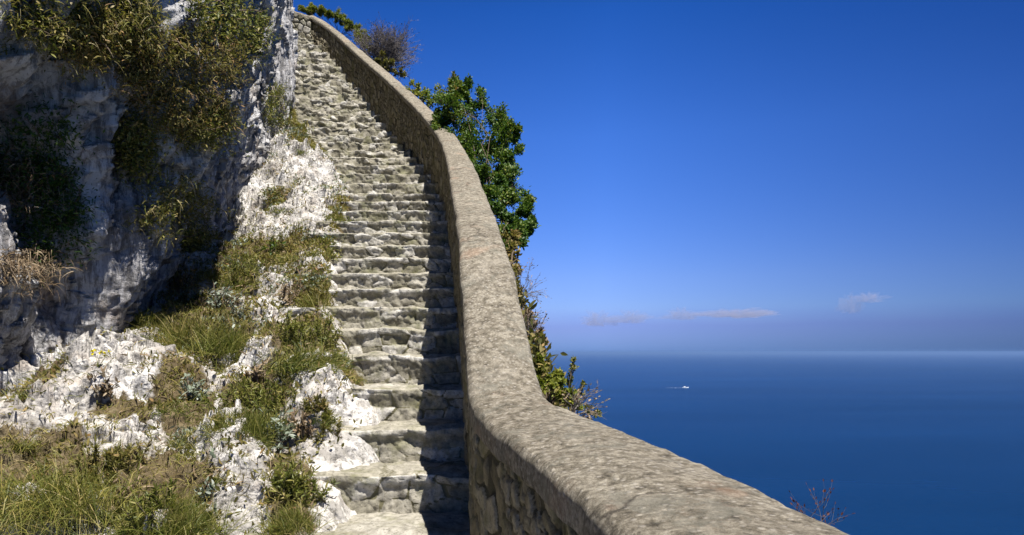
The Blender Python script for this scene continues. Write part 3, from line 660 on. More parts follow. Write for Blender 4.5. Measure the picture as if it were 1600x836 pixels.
# ------------------------------------------------------------------ plant builders (all numpy)
class MB:
    def __init__(s): s.v, s.f4, s.f3, s.t, s.n = [], [], [], [], 0
    def add(s, v, f, tone):
        f = np.asarray(f) + s.n; (s.f4 if f.shape[1] == 4 else s.f3).append(f)
        s.v.append(v); s.t.append(tone); s.n += len(v)
    def build(s, name, mat, parent=None, origin=None, smooth_sh=True):
        fs = []
        if s.f4: fs.append(np.vstack(s.f4))
        if s.f3: fs.append(np.vstack(s.f3))
        return link(name, np.vstack(s.v), fs, mat, parent, {'tone': np.clip(np.concatenate(s.t), 0, 1)}, smooth_sh, origin)
def unit(a): return a / np.maximum(np.linalg.norm(a, axis=-1, keepdims=True), 1e-9)
def blades(mb, rng, root, n, length, spread, width, droop=0.5, lean=(0, 0, 1), fan=0.6, tone=(0.0, 1.0), segs=5, tipdry=0.25):
    lean = unit(np.asarray(lean, float))
    rd = rng.normal(size=(n, 3)); ro = root + rd * np.array([spread, spread, spread * 0.25])
    d = unit(lean[None] + rng.normal(size=(n, 3)) * fan)
    d[:, 2] = np.where((d[:, 2] < 0) & (lean[2] > 0.5), -d[:, 2] * 0.3, d[:, 2])
    L_ = length * (0.45 + 0.75 * rng.random(n)); dr = droop * (0.4 + 1.1 * rng.random(n))
    side = unit(np.cross(d, rng.normal(size=(n, 3)) + np.array([0, 1.0, 0])))
    t = np.linspace(0, 1, segs)[None, :, None]
    c = ro[:, None] + d[:, None] * L_[:, None, None] * t + np.array([0, 0, -1.0]) * (dr * L_)[:, None, None] * t ** 2.2
    w = width * (0.6 + 0.8 * rng.random(n))[:, None, None] * (1 - t ** 1.7 * 0.93)
    V = np.stack([c - side[:, None] * w / 2, c + side[:, None] * w / 2], 2).reshape(-1, 3)
    i = (np.arange(n)[:, None] * segs + np.arange(segs - 1)[None]) * 2
    F = np.stack([i, i + 1, i + 3, i + 2], -1).reshape(-1, 4)
    tn = tone[0] + (tone[1] - tone[0]) * rng.random(n) ** 1.3
    T = tn[:, None] + tipdry * (t[0, :, 0] ** 2)[None]
    mb.add(V, F, np.repeat(T.ravel(), 2))
def leaves(mb, rng, pos, d, length, width, tone, fold=0.25):
    """leaf = 6 vertices, pointed ellipse folded on its rib"""
    n = len(pos); d = unit(d); up = rng.normal(size=(n, 3)) * 0.7 + np.array([0, -0.3, 1.0])
    s = unit(np.cross(d, up)); nn = unit(np.cross(s, d))
    L_ = length * (0.6 + 0.7 * rng.random(n))[:, None]; W_ = width * (0.7 + 0.6 * rng.random(n))[:, None]
    p0 = pos; p3 = pos + d * L_
    a = pos + d * L_ * 0.35 + s * W_ / 2 + nn * W_ * fold; b = pos + d * L_ * 0.35 - s * W_ / 2 + nn * W_ * fold
    c = pos + d * L_ * 0.7 + s * W_ * 0.38 + nn * W_ * fold; e = pos + d * L_ * 0.7 - s * W_ * 0.38 + nn * W_ * fold
    m = pos + d * L_ * 0.5
    V = np.stack([p0, a, c, p3, e, b, m], 1).reshape(-1, 3); i = np.arange(n)[:, None] * 7
    F = np.concatenate([i + np.array([[0, 1, 2, 6]]), i + np.array([[6, 2, 3, 4]]), i + np.array([[0, 6, 4, 5]])], 0)
    mb.add(V, F, np.repeat(tone, 7))
def tube(mb, pts, r0, r1, tone, sides=4):
    pts = np.asarray(pts); n = len(pts); t = np.gradient(pts, axis=0); t = unit(t)
    ref = np.array([0.3, 0.9, 0.2]); a = unit(np.cross(t, ref)); b = np.cross(t, a)
    r = np.linspace(r0, r1, n)[:, None, None]; th = np.linspace(0, 2 * np.pi, sides, endpoint=False)[None, :, None]
    V = (pts[:, None] + (a[:, None] * np.cos(th) + b[:, None] * np.sin(th)) * r).reshape(-1, 3)
    i = np.arange(n - 1)[:, None] * sides; j = np.arange(sides)[None]; k = (j + 1) % sides
    F = np.stack([i + j, i + k, i + sides + k, i + sides + j], -1).reshape(-1, 4)
    mb.add(V, F, np.full(len(V), tone))
def limb(mb, rng, p, q, r0, r1, bend=0.15, tone=0.4, n=6):
    t = np.linspace(0, 1, n)[:, None]; L_ = np.linalg.norm(q - p)
    off = rng.normal(size=3) * bend * L_; c = p + (q - p) * t + off * (t * (1 - t) * 2) + rng.normal(size=(n, 3)) * L_ * 0.02 * np.minimum(t * 5, 1)
    tube(mb, c, r0, r1, tone); return c
def twigs(mb, rng, p, d, length, r, depth, spread=0.5, tone=0.5, tips=None, drop=0.0):
    d = unit(d); n = 5; c = [p]; dd_ = d.copy()
    for i in range(n - 1):
        dd_ = unit(dd_ + rng.normal(size=3) * 0.16 + np.array([0, 0, -drop])); c.append(c[-1] + dd_ * length / (n - 1))
    c = np.array(c); tube(mb, c, r, r * 0.45, float(np.clip(tone + rng.normal() * 0.2, 0, 1)), 3)
    if tips is not None and depth == 0: tips.append((c[-1], dd_))
    if tips is not None and depth <= 1: tips.append((c[2], dd_))
    if depth > 0:
        for _ in range(rng.integers(3, 5)):
            i = rng.integers(1, n); nd = unit(dd_ + rng.normal(size=3) * spread)
            twigs(mb, rng, c[i], nd, length * (0.55 + 0.3 * rng.random()), r * 0.6, depth - 1, spread, tone, tips, drop)

# hit tests on the ground and the cliff
def tri_bvh(V, G, flip=False):
    nu, nv = G; f = grid_faces(nu, nv)
    return BVHTree.FromPolygons([tuple(v) for v in V], [tuple(int(a) for a in q) for q in f])
def decim(V, G, a, b):
    W_ = V.reshape(G[0], G[1], 3)[::a, ::b]; return W_.reshape(-1, 3), W_.shape[:2]
BT = tri_bvh(*decim(TV, TG, 3, 2)); BC = tri_bvh(*decim(CV, CG, 3, 2)); BO = tri_bvh(*decim(OV, OG, 1, 1))
def hit(bvh, px, py):
    r = Vector(((px - CX) / FPX, 1.0, (HY - py) / FPX)).normalized()
    loc, n, i, d = bvh.ray_cast(Vector((0, 0, 0)), r)
    return None if loc is None else np.array(loc)

def rock_d(px, py, w):                       # metres for w photo pixels at that ground point
    p = hit(BT, px, py); return p, (w / FPX * p[1] if p is not None else 0)

# -- grass tufts on the ground: (px, py of base, height px, width px, blades, material, name, label)
tufts = [
 (70, 785, 130, 190, 1700, M_GRASS, 1.0, 'big arching tuft of yellow-green grass at the lower left'),
 (200, 800, 70, 60, 420, M_GRASS, 0.5, 'upright mixed grass tuft right of the big arching tuft'),
 (265, 825, 130, 130, 1200, M_GREENGRASS, 0.35, 'dense green grass tuft near the bottom edge left of the pitted boulder'),
 (150, 690, 40, 80, 260, M_GRASS, 0.8, 'thin straw-tipped tuft on the rock above the big arching tuft'),
 (25, 690, 45, 60, 260, M_GRASS, 0.8, 'straw-coloured tuft at the left edge under the pale ledge'),
 (300, 545, 100, 110, 1000, M_GRASS, 0.4, 'tall olive grass tuft beneath the cliff foot in mid slope'),
 (360, 545, 95, 90, 800, M_GREENGRASS, 0.35, 'green grass tuft mid slope right beside the tall olive one'),
 (375, 450, 45, 50, 300, M_GREENGRASS, 0.3, 'small bright tuft among white stones below the yellow ledge'),
 (475, 565, 85, 85, 900, M_GREENGRASS, 0.5, 'rounded green grass clump against the left edge of the stairs'),
 (430, 575, 50, 50, 300, M_GRASS, 0.6, 'straw and green tuft left of the rounded clump by the stairs'),
 (545, 590, 28, 46, 200, M_GRASS, 0.6, 'low yellowish tuft growing on the step edge'),
 (390, 670, 95, 80, 850, M_GREENGRASS, 0.4, 'green tuft above the pitted white boulder'),
 (350, 650, 45, 50, 260, M_GRASS, 0.5, 'short tuft left of the green tuft above the boulder'),
 (505, 650, 50, 34, 200, M_GREENGRASS, 0.4, 'narrow green tuft on top of the white boulder beside the stairs'),
 (455, 825, 105, 60, 600, M_GREENGRASS, 0.4, 'tall grass clump at the bottom edge next to the lowest steps'),
 (440, 740, 40, 50, 220, M_GRASS, 0.5, 'small tuft between the two white boulders by the lowest steps'),
 (490, 480, 50, 34, 240, M_GRASS, 0.4, 'slim tuft growing out of the rocks left of the middle steps'),
 (400, 405, 30, 60, 260, M_GRASS, 0.6, 'yellow-brown tuft on the ledge under the bare pale slab'),
 (460, 405, 24, 60, 240, M_GRASS, 0.6, 'low tuft on the ledge close to the stairs under the slab'),
 (495, 395, 24, 30, 160, M_GRASS, 0.7, 'straw tuft at the ledge end touching the steps'),
 (535, 347, 24, 40, 240, M_GREENGRASS, 0.3, 'round green cushion growing at the left end of the upper steps'),
 (470, 200, 26, 30, 160, M_GRASS, 0.7, 'straw tuft in the corner where the cliff meets the upper steps'),
 (505, 218, 20, 40, 180, M_GRASS, 0.6, 'flat yellowish tuft over the crest of the pale slab'),
 (468, 236, 14, 20, 90, M_GREENGRASS, 0.4, 'tiny green tuft in a crack at the top of the pale slab'),
 (435, 328, 16, 34, 120, M_GREENGRASS, 0.4, 'tiny green tuft in the middle of the bare pale slab'),
 (40, 612, 24, 34, 160, M_GREENGRASS, 0.3, 'small deep green plantlet on the pale ledge at the left edge'),
 (15, 612, 20, 24, 100, M_GREENGRASS, 0.3, 'smallest green plantlet at the far left of the pale ledge'),
 (260, 640, 45, 50, 260, M_GREENGRASS, 0.3, 'green tuft below the speckled white ledge'),
 (300, 690, 40, 60, 260, M_GRASS, 0.5, 'wispy tuft in the hollow left of the pitted boulder'),
 (350, 740, 30, 50, 160, M_GREENGRASS, 0.4, 'short green tuft on the crown of the pitted boulder'),
 (230, 500, 60, 40, 260, M_GRASS, 0.8, 'pale wispy tuft at the cliff foot above the white ledge'),
 (330, 430, 30, 44, 180, M_GRASS, 0.7, 'wispy tuft near the cliff foot on the upper slope'),
]
for i, (px, py, hp, wp, n, m, dr, lab) in enumerate(tufts):
    p = hit(BT, px, py)
    if p is None: print('MISS tuft', px, py); continue
    rng = np.random.default_rng(100 + i); k = p[1] / FPX; H_ = hp * k * (1.0 if i == 0 else (0.62 if m is M_GREENGRASS else 0.78)); W_ = wp * k
    mb = MB(); wd = max(0.0035, 0.0011 * p[1])
    blades(mb, rng, p - np.array([0, 0, 0.03]), int(n * 1.2), H_ * 1.0, W_ * 0.26, wd * 0.8, dr * 0.8, (0.1 + rng.normal() * 0.2, -0.25, 1.0), 0.30 + 0.18 * min(1.5, W_ / H_), (0.0, 0.8))
    for _ in range(5):
        q_ = p + np.array([rng.normal() * W_ * 0.3, rng.normal() * W_ * 0.25, 0]); g_ = BT.ray_cast(Vector((q_[0], q_[1], q_[2] + 0.5)), Vector((0, 0, -1)))[0]
        if g_ is not None: blades(mb, rng, np.array(g_) - np.array([0, 0, 0.02]), int(n * 0.22), H_ * (0.4 + 0.4 * rng.random()), W_ * 0.12, wd * 0.8, dr, (rng.normal() * 0.4, -0.3, 0.9), 0.45, (0.1, 0.95))
    tag(mb.build('grass_tuft', m, None, p), lab, 'grass tuft', 'grass tufts growing among the rocks')

# -- leafy plants: silver, rust and green herbs on the slope
def herb(p, H_, W_, mat, seed, n=60, leaf=0.05, lw=0.35, tone=(0, 1), label='', name='leafy_plant', cat='plant', group=None, stemmat=None, lean=(0, -0.2, 1)):
    rng = np.random.default_rng(seed); root = empty(name, tuple(p), label, cat, group); mb = MB(); sb = MB(); lean = unit(np.array(lean, float))
    ns = max(5, n // 8)
    for s_ in range(ns):
        tip = p + unit(lean + rng.normal(size=3) * 0.55) * H_ * (0.5 + 0.5 * rng.random()) + rng.normal(size=3) * W_ * 0.18
        c = limb(sb, rng, p - np.array([0, 0, 0.02]) + rng.normal(size=3) * W_ * 0.08, tip, 0.003 + 0.0004 * p[1], 0.0015, 0.15, rng.random())
        ln = max(3, n // ns); tt_ = rng.random(ln) ** 0.6; idx_ = tt_ * (len(c) - 1.001); a = idx_.astype(int); pos = c[a] + (c[a + 1] - c[a]) * (idx_ - a)[:, None]
        dd_ = unit(unit(c[-1] - c[0])[None] * 0.6 + rng.normal(size=(ln, 3)) * 0.8)
        leaves(mb, rng, pos, dd_, leaf, leaf * lw, tone[0] + (tone[1] - tone[0]) * rng.random(ln))
    o1 = mb.build('foliage', mat, root, p); o2 = sb.build('stems', stemmat or M_BARK, root, p)
    return root
herbs = [
 (432, 690, 44, 50, M_SILVER, 90, 0.07, 'silver-blue leafed plant beside the green tuft above the boulder'),
 (345, 480, 34, 60, M_SILVER, 110, 0.06, 'large silver-leafed plant between the mid-slope grass tufts'),
 (370, 500, 24, 30, M_SILVER, 50, 0.05, 'small silver-leafed plant just below the large silver one'),
 (300, 625, 36, 44, M_SILVER, 70, 0.06, 'silver-leafed plant under the speckled white ledge'),
 (290, 690, 26, 30, M_SILVER, 50, 0.05, 'silver sprig in the hollow above the dense green tuft'),
 (105, 830, 30, 80, M_SILVER, 120, 0.06, 'low silver-leafed plant at the bottom edge beside the corner rock'),
 (150, 815, 20, 40, M_SILVER, 60, 0.05, 'low silver sprig right of the silver plant at the bottom edge'),
 (330, 780, 24, 30, M_SILVER, 40, 0.05, 'silver sprig at the foot of the pitted boulder'),
 (520, 410, 16, 26, M_GREENGRASS, 80, 0.05, 'dark green rosette plant at the left end of the middle steps'),
 (480, 375, 14, 24, M_SILVER, 40, 0.05, 'grey-green sprig at the lower rim of the pale slab'),
 (430, 395, 18, 30, M_GLOSS, 90, 0.05, 'dark green leafy plant on the yellow ledge'),
 (160, 610, 20, 50, M_DRY, 80, 0.04, 'rust-brown dead plant in the crack of the pale ledge'),
 (470, 680, 30, 40, M_DRY, 90, 0.045, 'rust-brown withered plant between boulder and lowest steps'),
 (455, 470, 30, 44, M_DRY, 90, 0.05, 'reddish-brown withered plant left of the slim tuft by the middle steps'),
 (280, 450, 50, 40, M_OLIVE, 140, 0.05, 'olive leafed shrublet at the cliff foot above the tall tuft'),
 (400, 600, 30, 50, M_DRY, 90, 0.05, 'brown withered plant between the mid and lower grass tufts'),
 (200, 790, 40, 40, M_DRY, 70, 0.05, 'brown withered stems between the arching tuft and the dense green tuft'),
]
for i, (px, py, hp, wp, m, n, lf, lab) in enumerate(herbs):
    p = hit(BT, px, py)
    if p is None: print('MISS herb', px, py); continue
    k = p[1] / FPX; sl = m is M_SILVER; herb(p, hp * k, wp * k, m, 300 + i, int(n * (3.2 if sl else 1.8)), lf * (0.6 if sl else 0.9), 0.32, label=lab, group='leafy plants growing on the rocky slope')
clumps = [
 (250, 800, 80, 110, M_GREENGRASS, 900, 'broad low green heath clump near the bottom edge behind the dense tuft'),
 (170, 760, 50, 90, M_OLIVE, 500, 'olive heath clump between the arching tuft and the pale ledge'),
 (400, 650, 70, 90, M_GREENGRASS, 800, 'rounded green heath clump in the middle of the bank'),
 (310, 530, 60, 110, M_OLIVE, 700, 'wide olive heath clump below the cliff foot'),
 (480, 545, 55, 90, M_GREENGRASS, 800, 'fresh green heath clump touching the middle steps'),
 (380, 430, 50, 40, M_GREENGRASS, 400, 'small upright green heath clump between white stones high on the bank'),
 (460, 780, 60, 60, M_GREENGRASS, 500, 'green heath clump beside the lowest steps'),
 (500, 640, 34, 44, M_OLIVE, 260, 'small olive heath clump on the pitted boulder by the stairs'),
 (440, 392, 26, 90, M_OLIVE, 400, 'flat olive heath mat on the ledge under the pale slab'),
 (495, 470, 34, 40, M_OLIVE, 260, 'small olive heath clump beside the slim tuft at the middle steps'),
]
for i, (px, py, hp, wp, m, n, lab) in enumerate(clumps):
    p = hit(BT, px, py)
    if p is None: continue
    k = p[1] / FPX; rng = np.random.default_rng(700 + i); root = empty('heath_clump', tuple(p), lab, 'plant', 'low heath clumps on the rocky bank'); mb = MB(); sb = MB()
    for s_ in range(n // 12):
        g_ = BT.ray_cast(Vector((p[0] + rng.normal() * wp * k * 0.30, p[1] + rng.normal() * wp * k * 0.22, p[2] + 0.8)), Vector((0, 0, -1)))[0]
        if g_ is None: continue
        q = np.array(g_); tip = q + unit(np.array([rng.normal() * 0.5, -0.25 + rng.normal() * 0.4, 1.0])) * hp * k * (0.35 + 0.5 * rng.random())
        c = limb(sb, rng, q - np.array([0, 0, 0.02]), tip, 0.003, 0.0012, 0.15, rng.random()); nl = 46
        tt_ = rng.random(nl) ** 0.7; ii = tt_ * (len(c) - 1.001); aa = ii.astype(int); pos = c[aa] + (c[aa + 1] - c[aa]) * (ii - aa)[:, None]
        tb = rng.random() * 0.5
        leaves(mb, rng, pos, unit(c[-1] - c[0])[None] * 0.7 + rng.normal(size=(nl, 3)) * 0.6, 0.030, 0.006, tb + 0.5 * rng.random(nl))
    mb.build('foliage', m, root, p); sb.build('stems', M_BARK, root, p)
# tiny yellow flower on the ledge
p = hit(BT, 152, 575)
if p is not None:
    root = empty('yellow_flower', tuple(p), 'tiny yellow flower on the pale ledge under the cliff', 'flower'); rng = np.random.default_rng(9); mb = MB(); sb = MB()
    for s_ in range(5):
        tip = p + np.array([rng.normal() * 0.03, rng.normal() * 0.02, 0.06 + 0.03 * rng.random()]); limb(sb, rng, p, tip, 0.0015, 0.001)
        leaves(mb, rng, np.repeat(tip[None], 7, 0), rng.normal(size=(7, 3)) + np.array([0, -0.4, 0.3]), 0.02, 0.010, rng.random(7))
    mb.build('petals', M_YEL, root, p); sb.build('stems', M_GREENGRASS, root, p)

# ground cover: short weeds and stubble in every soil pocket (uncountable)
rng = np.random.default_rng(77)
G3 = TV.reshape(TG[0], TG[1], 3); SO = TSOIL.reshape(TG)
NG = 60000
a = rng.integers(0, TG[0], NG * 3); b_ = rng.integers(int(TG[1] * 0.11), int(TG[1] * 0.90), NG * 3)
pr_ = SO[a, b_]; cl = (vnoise(G3[a, b_] * 7, 99) + 1) / 2
keep = (rng.random(len(a)) < pr_ * cl * 2.4 + 0.06 * (cl > 0.55)) & (G3[a, b_][:, 1] > 2.2)
pts = G3[a[keep], b_[keep]][:NG]
def scatter_blades(pts, rng, L_, wd, tone0, tone1, mat, name, fan=0.8, drp=0.6):
    n = len(pts); d = unit(np.array([0.05, -0.25, 1.0])[None] + rng.normal(size=(n, 3)) * fan); d[:, 2] = np.abs(d[:, 2])
    segs = 4; t = np.linspace(0, 1, segs)[None, :, None]; LL = (L_ * (0.4 + rng.random(n)))[:, None, None]
    side = unit(np.cross(d, rng.normal(size=(n, 3)) + np.array([0, 1.0, 0])))
    c = (pts - np.array([0, 0, 0.008]))[:, None] + d[:, None] * LL * t - np.array([0, 0, 1.0]) * drp * LL * t ** 2
    w = (wd * np.clip(pts[:, 1] / 3.5, 0.8, 2.2))[:, None, None] * (1 - 0.9 * t ** 1.5)
    V = np.stack([c - side[:, None] * w / 2, c + side[:, None] * w / 2], 2).reshape(-1, 3)
    i = (np.arange(n)[:, None] * segs + np.arange(segs - 1)[None]) * 2; F = np.stack([i, i + 1, i + 3, i + 2], -1).reshape(-1, 4)
    patch = (vnoise(pts * 3.1, 55) * 0.5 + 0.5); tn = np.clip(tone0 + (tone1 - tone0) * (0.6 * patch + 0.4 * rng.random(n)), 0, 1)
    mb = MB(); mb.add(V, F, np.repeat(tn, segs * 2)); return mb.build(name, mat)
tag(scatter_blades(pts, rng, 0.10, 0.0040, 0.0, 1.05, M_GRASS, 'ground_cover'), kind='stuff')
pw = G3[a, b_]; kw = (rng.random(len(a)) < (0.10 + 0.5 * pr_) * (vnoise(pw * 5, 98) > 0.05)) & (pw[:, 1] > 2.2); pw = pw[kw][:22000]
mbw = MB(); nw = len(pw); leaves(mbw, rng, pw + rng.normal(size=(nw, 3)) * 0.012, rng.normal(size=(nw, 3)) * 0.8 + np.array([0, -0.4, 0.9]), 0.034, 0.013, rng.random(nw))
tag(mbw.build('low_weeds', M_OLIVE), kind='stuff')
pw2 = pw[vnoise(pw * 2.2, 97) > 0.15]; mbw = MB(); nw = len(pw2); leaves(mbw, rng, pw2 + rng.normal(size=(nw, 3)) * 0.015, rng.normal(size=(nw, 3)) * 0.8 + np.array([0, -0.4, 0.9]), 0.04, 0.014, rng.random(nw))
tag(mbw.build('silver_weeds', M_SILVER), kind='stuff')
m2 = rng.random(len(pts)) < 0.25
tag(scatter_blades(pts[m2], rng, 0.05, 0.009, 0.0, 1.0, M_DRY, 'dead_litter', 1.5, 0.3), kind='stuff')

OW = OV.reshape(OG[0], OG[1], 3); ao = rng.integers(0, OG[0] - 1, 60000); bo = rng.integers(2, 75, 60000); fo = rng.random((60000, 1)); go = rng.random((60000, 1))
po = (OW[ao, bo] * (1 - fo) + OW[ao + 1, bo] * fo) * (1 - go) + OW[ao, bo + 1] * go; po = po[(vnoise(po * 1.6, 95) + 0.6 * vnoise(po * 5, 96) > 0.05) & (po[:, 1] > 1.0)]
mbw = MB(); nw = len(po); leaves(mbw, rng, po + np.abs(rng.normal(size=(nw, 3))) * np.array([0.05, 0.0, 0.04]), rng.normal(size=(nw, 3)) * 0.8 + np.array([0.6, -0.2, 0.8]), 0.055, 0.02, rng.random(nw))
tag(mbw.build('hillside_scrub', M_OLIVE), kind='stuff')
# -- plants hanging on the cliff: (px, py of the root, size px w, h, ...)
cliffp = [
 (280, 125, 170, 150, 'olive', 'largest brown-green bush hanging in the middle of the cliff face'),
 (60, 30, 150, 90, 'grassy', 'olive bush hanging from the top left corner of the cliff'),
 (190, 30, 70, 80, 'grassy', 'bushy tuft at the top edge between the corner bush and the large hanging bush'),
 (330, 25, 80, 60, 'green', 'green bush at the top edge of the cliff above the large hanging bush'),
 (385, 55, 44, 70, 'green', 'dark green bush at the top edge nearest the smooth grey cliff corner'),
 (60, 230, 90, 120, 'dark', 'dark bush inside the upper part of the shaded cliff hollow'),
 (70, 340, 90, 110, 'dark', 'dark bush filling the lower part of the shaded cliff hollow'),
 (210, 225, 34, 70, 'green', 'narrow dark bush hanging left of the middle cliff bush'),
 (265, 310, 100, 80, 'grassy', 'loose yellow-green bush on the lower cliff below the large bush'),
 (315, 200, 70, 44, 'green', 'green underside bush clinging below the large hanging bush'),
 (425, 165, 34, 60, 'green', 'slender green plant on the grey cliff corner beside the upper steps'),
 (130, 60, 50, 50, 'olive', 'small olive bush under the corner bush on the cliff'),
 (35, 420, 70, 50, 'twig', 'pale dry twig mass at the left edge low on the cliff'),
 (20, 290, 60, 50, 'twig', 'pale dry twigs hanging at the left edge beside the dark hollow'),
 (245, 500, 50, 40, 'twig', 'thin dry stems at the cliff foot near the pale ledge'),
 (300, 375, 40, 26, 'green', 'small green bush just above the cliff foot on its right part'),
]
for i, (px, py, wp, hp, kind, lab) in enumerate(cliffp):
    p = hit(BC, px, py)
    if p is None: print('MISS cliff', px, py); continue
    rng = np.random.default_rng(500 + i); k = p[1] / FPX; W_, H_ = wp * k, hp * k
    outd = np.array([0.75, -0.55, 0.0]); root = empty('cliff_bush', tuple(p), lab, 'bush', 'bushes clinging to the shaded cliff'); mb = MB(); sb = MB()
    nst = (34 if kind != 'twig' else 36) + (60 if W_ > 0.7 else 8); tipsl = []
    for s_ in range(nst):
        a_ = rng.uniform(-0.5, 0.5) * W_; z_ = rng.uniform(-0.5, 0.45) * H_
        q = hit(BC, px + a_ / k, py - z_ / k)
        if q is None: continue
        tip = q + (outd + rng.normal(size=3) * 0.5) * (0.10 + 0.12 * rng.random()) * max(0.7, W_) + np.array([0, 0, rng.uniform(-0.5, 0.35) * H_ * 0.3])
        c = limb(sb, rng, q - outd * 0.03, tip, 0.006, 0.002, 0.25, rng.random()); tipsl.append(c)
    wd = max(0.004, 0.0012 * p[1])
    for c in tipsl:
        q, tip = c[0], c[-1]
        if kind in ('grassy', 'olive', 'twig'):
            blades(mb, rng, q, 26 if kind != 'twig' else 14, 0.17 * max(0.6, H_), 0.05, wd * 0.8, 0.7, (0.6, -0.5, 0.35), 0.55, (0.05, 0.85) if kind != 'twig' else (0.0, 0.25))
            blades(mb, rng, tip, 14, 0.12 * max(0.6, H_), 0.05, wd * 0.8, 0.7, (0.6, -0.5, 0.3), 0.9, (0.2, 1.0))
        if kind != 'twig':
            nl = 70 if kind != 'grassy' else 40; tt_ = rng.random(nl); ii = tt_ * (len(c) - 1.001); aa = ii.astype(int)
            pos = c[aa] + (c[aa + 1] - c[aa]) * (ii - aa)[:, None] + rng.normal(size=(nl, 3)) * 0.05
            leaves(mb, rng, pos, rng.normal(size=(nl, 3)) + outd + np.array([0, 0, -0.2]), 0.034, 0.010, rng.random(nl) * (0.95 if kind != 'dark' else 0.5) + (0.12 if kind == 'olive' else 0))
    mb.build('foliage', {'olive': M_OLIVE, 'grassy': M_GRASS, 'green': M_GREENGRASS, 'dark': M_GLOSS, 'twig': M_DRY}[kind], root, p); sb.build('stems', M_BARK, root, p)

# -- shrubs beyond the parapet
def leafy_shrub(name, centres, root_p, mat, label, seed, leaf=0.05, lw=0.45, per=150, cat='shrub', group=None, tone=(0.0, 1.0), br=0.012):
    rng = np.random.default_rng(seed); root = empty(name, tuple(root_p), label, cat, group); mb = MB(); sb = MB()
    for (c, r) in centres:
        c = np.array(c); main = limb(sb, rng, root_p, c, br, br * 0.4, 0.12, rng.random(), 8)
        nsub = max(5, int(10 * (r / 0.25)))
        for s_ in range(nsub):
            dv = unit(rng.normal(size=3)); tip = c + dv * r * (0.55 + 0.55 * rng.random()); st_ = main[-rng.integers(1, 4)]
            tw_ = limb(sb, rng, st_, tip, br * 0.35, 0.002, 0.15, rng.random())
            nl = int(per / nsub * 1.0 * (0.6 + 0.8 * rng.random())) + 4
            tt_ = 0.35 + 0.65 * rng.random(nl) ** 0.7; ii = tt_ * (len(tw_) - 1.001); aa = ii.astype(int)
            pos = tw_[aa] + (tw_[aa + 1] - tw_[aa]) * (ii - aa)[:, None] + rng.normal(size=(nl, 3)) * r * 0.13
            d_ = unit(dv[None] * 0.8 + rng.normal(size=(nl, 3)) * 0.7 + np.array([0, 0, 0.25]))
            tb = rng.random() * 0.45
            leaves(mb, rng, pos, d_, leaf, leaf * lw, np.clip(tone[0] + (tone[1] - tone[0]) * (tb + 0.55 * rng.random(nl)), 0, 1))
    mb.build('foliage', mat, root, root_p); sb.build('trunk', M_BARK, root, root_p); return root
def cc(lst, d): return [(P(x, y, d + dz), r / FPX * d * S) for x, y, r, dz in lst]
# main dark green shrub
leafy_shrub('evergreen_shrub', cc([(700, 165, 34, .5), (735, 150, 24, .6), (775, 172, 26, .5), (712, 140, 16, .6), (725, 195, 36, .4), (765, 215, 38, .3), (795, 205, 20, .2), (805, 245, 24, .0), (770, 260, 36, -.1),
                                 (745, 235, 30, .2), (800, 290, 30, -.4), (780, 315, 30, -.6), (818, 325, 20, -.8), (815, 355, 22, -1.1), (795, 350, 26, -1.0), (790, 280, 26, -.3), (812, 375, 18, -1.3), (760, 285, 22, -.3), (828, 350, 12, -.9), (690, 180, 20, .6), (715, 225, 20, .2), (738, 275, 18, -.2), (760, 325, 18, -.8), (778, 368, 18, -1.2), (790, 395, 14, -1.6)], 8.0),
            P(770, 345, 7.6), M_GLOSS, 'large dark green bushy shrub leaning out over the outside of the parapet', 21, 0.036, 0.55, 2300, br=0.005)
leafy_shrub('evergreen_shrub', cc([(700, 180, 14, 0.2), (708, 122, 7, .2), (716, 135, 6, .1), (704, 150, 9, .2)], 8.8), P(710, 190, 8.9), M_GREENGRASS, 'slim green shoot standing up above the dark shrub by the wall bend', 22, 0.05, 0.4, 120)
leafy_shrub('low_shrub', cc([(660, 150, 16, 0), (675, 160, 14, 0), (645, 135, 12, 0.3), (690, 150, 18, 0)], 10.2), P(665, 175, 10.3), M_YGREEN, 'low yellow-green shrub behind the wall between grey bush and dark shrub', 23, 0.045, 0.5, 300, br=0.006)
leafy_shrub('low_shrub', cc([(472, 14, 6, 0), (484, 13, 9, 0), (496, 13, 9, 0), (508, 15, 10, 0), (530, 24, 11, -.1), (550, 38, 11, -.3), (570, 56, 11, -.5), (478, 14, 7, 0), (490, 16, 7, 0), (500, 18, 8, 0), (511, 20, 8, 0), (522, 24, 9, 0), (532, 30, 9, -.1), (540, 38, 9, -.2), (548, 44, 9, -.3), (556, 50, 10, -.4), (565, 58, 10, -.5), (573, 66, 9, -.55), (581, 75, 9, -.6), (590, 84, 9, -.8)], 13.6), P(530, 55, 13.6), M_YGREEN, 'bright yellow-green shrub along the very top of the wall', 24, 0.026, 0.4, 1700, br=0.005)
leafy_shrub('low_shrub', cc([(597, 92, 10, 0), (612, 104, 9, 0), (625, 114, 9, 0)], 11.9), P(610, 125, 11.9), M_OLIVE, 'olive shrub in front of the grey leafless bush at the wall', 25, 0.05, 0.5, 300, br=0.006)
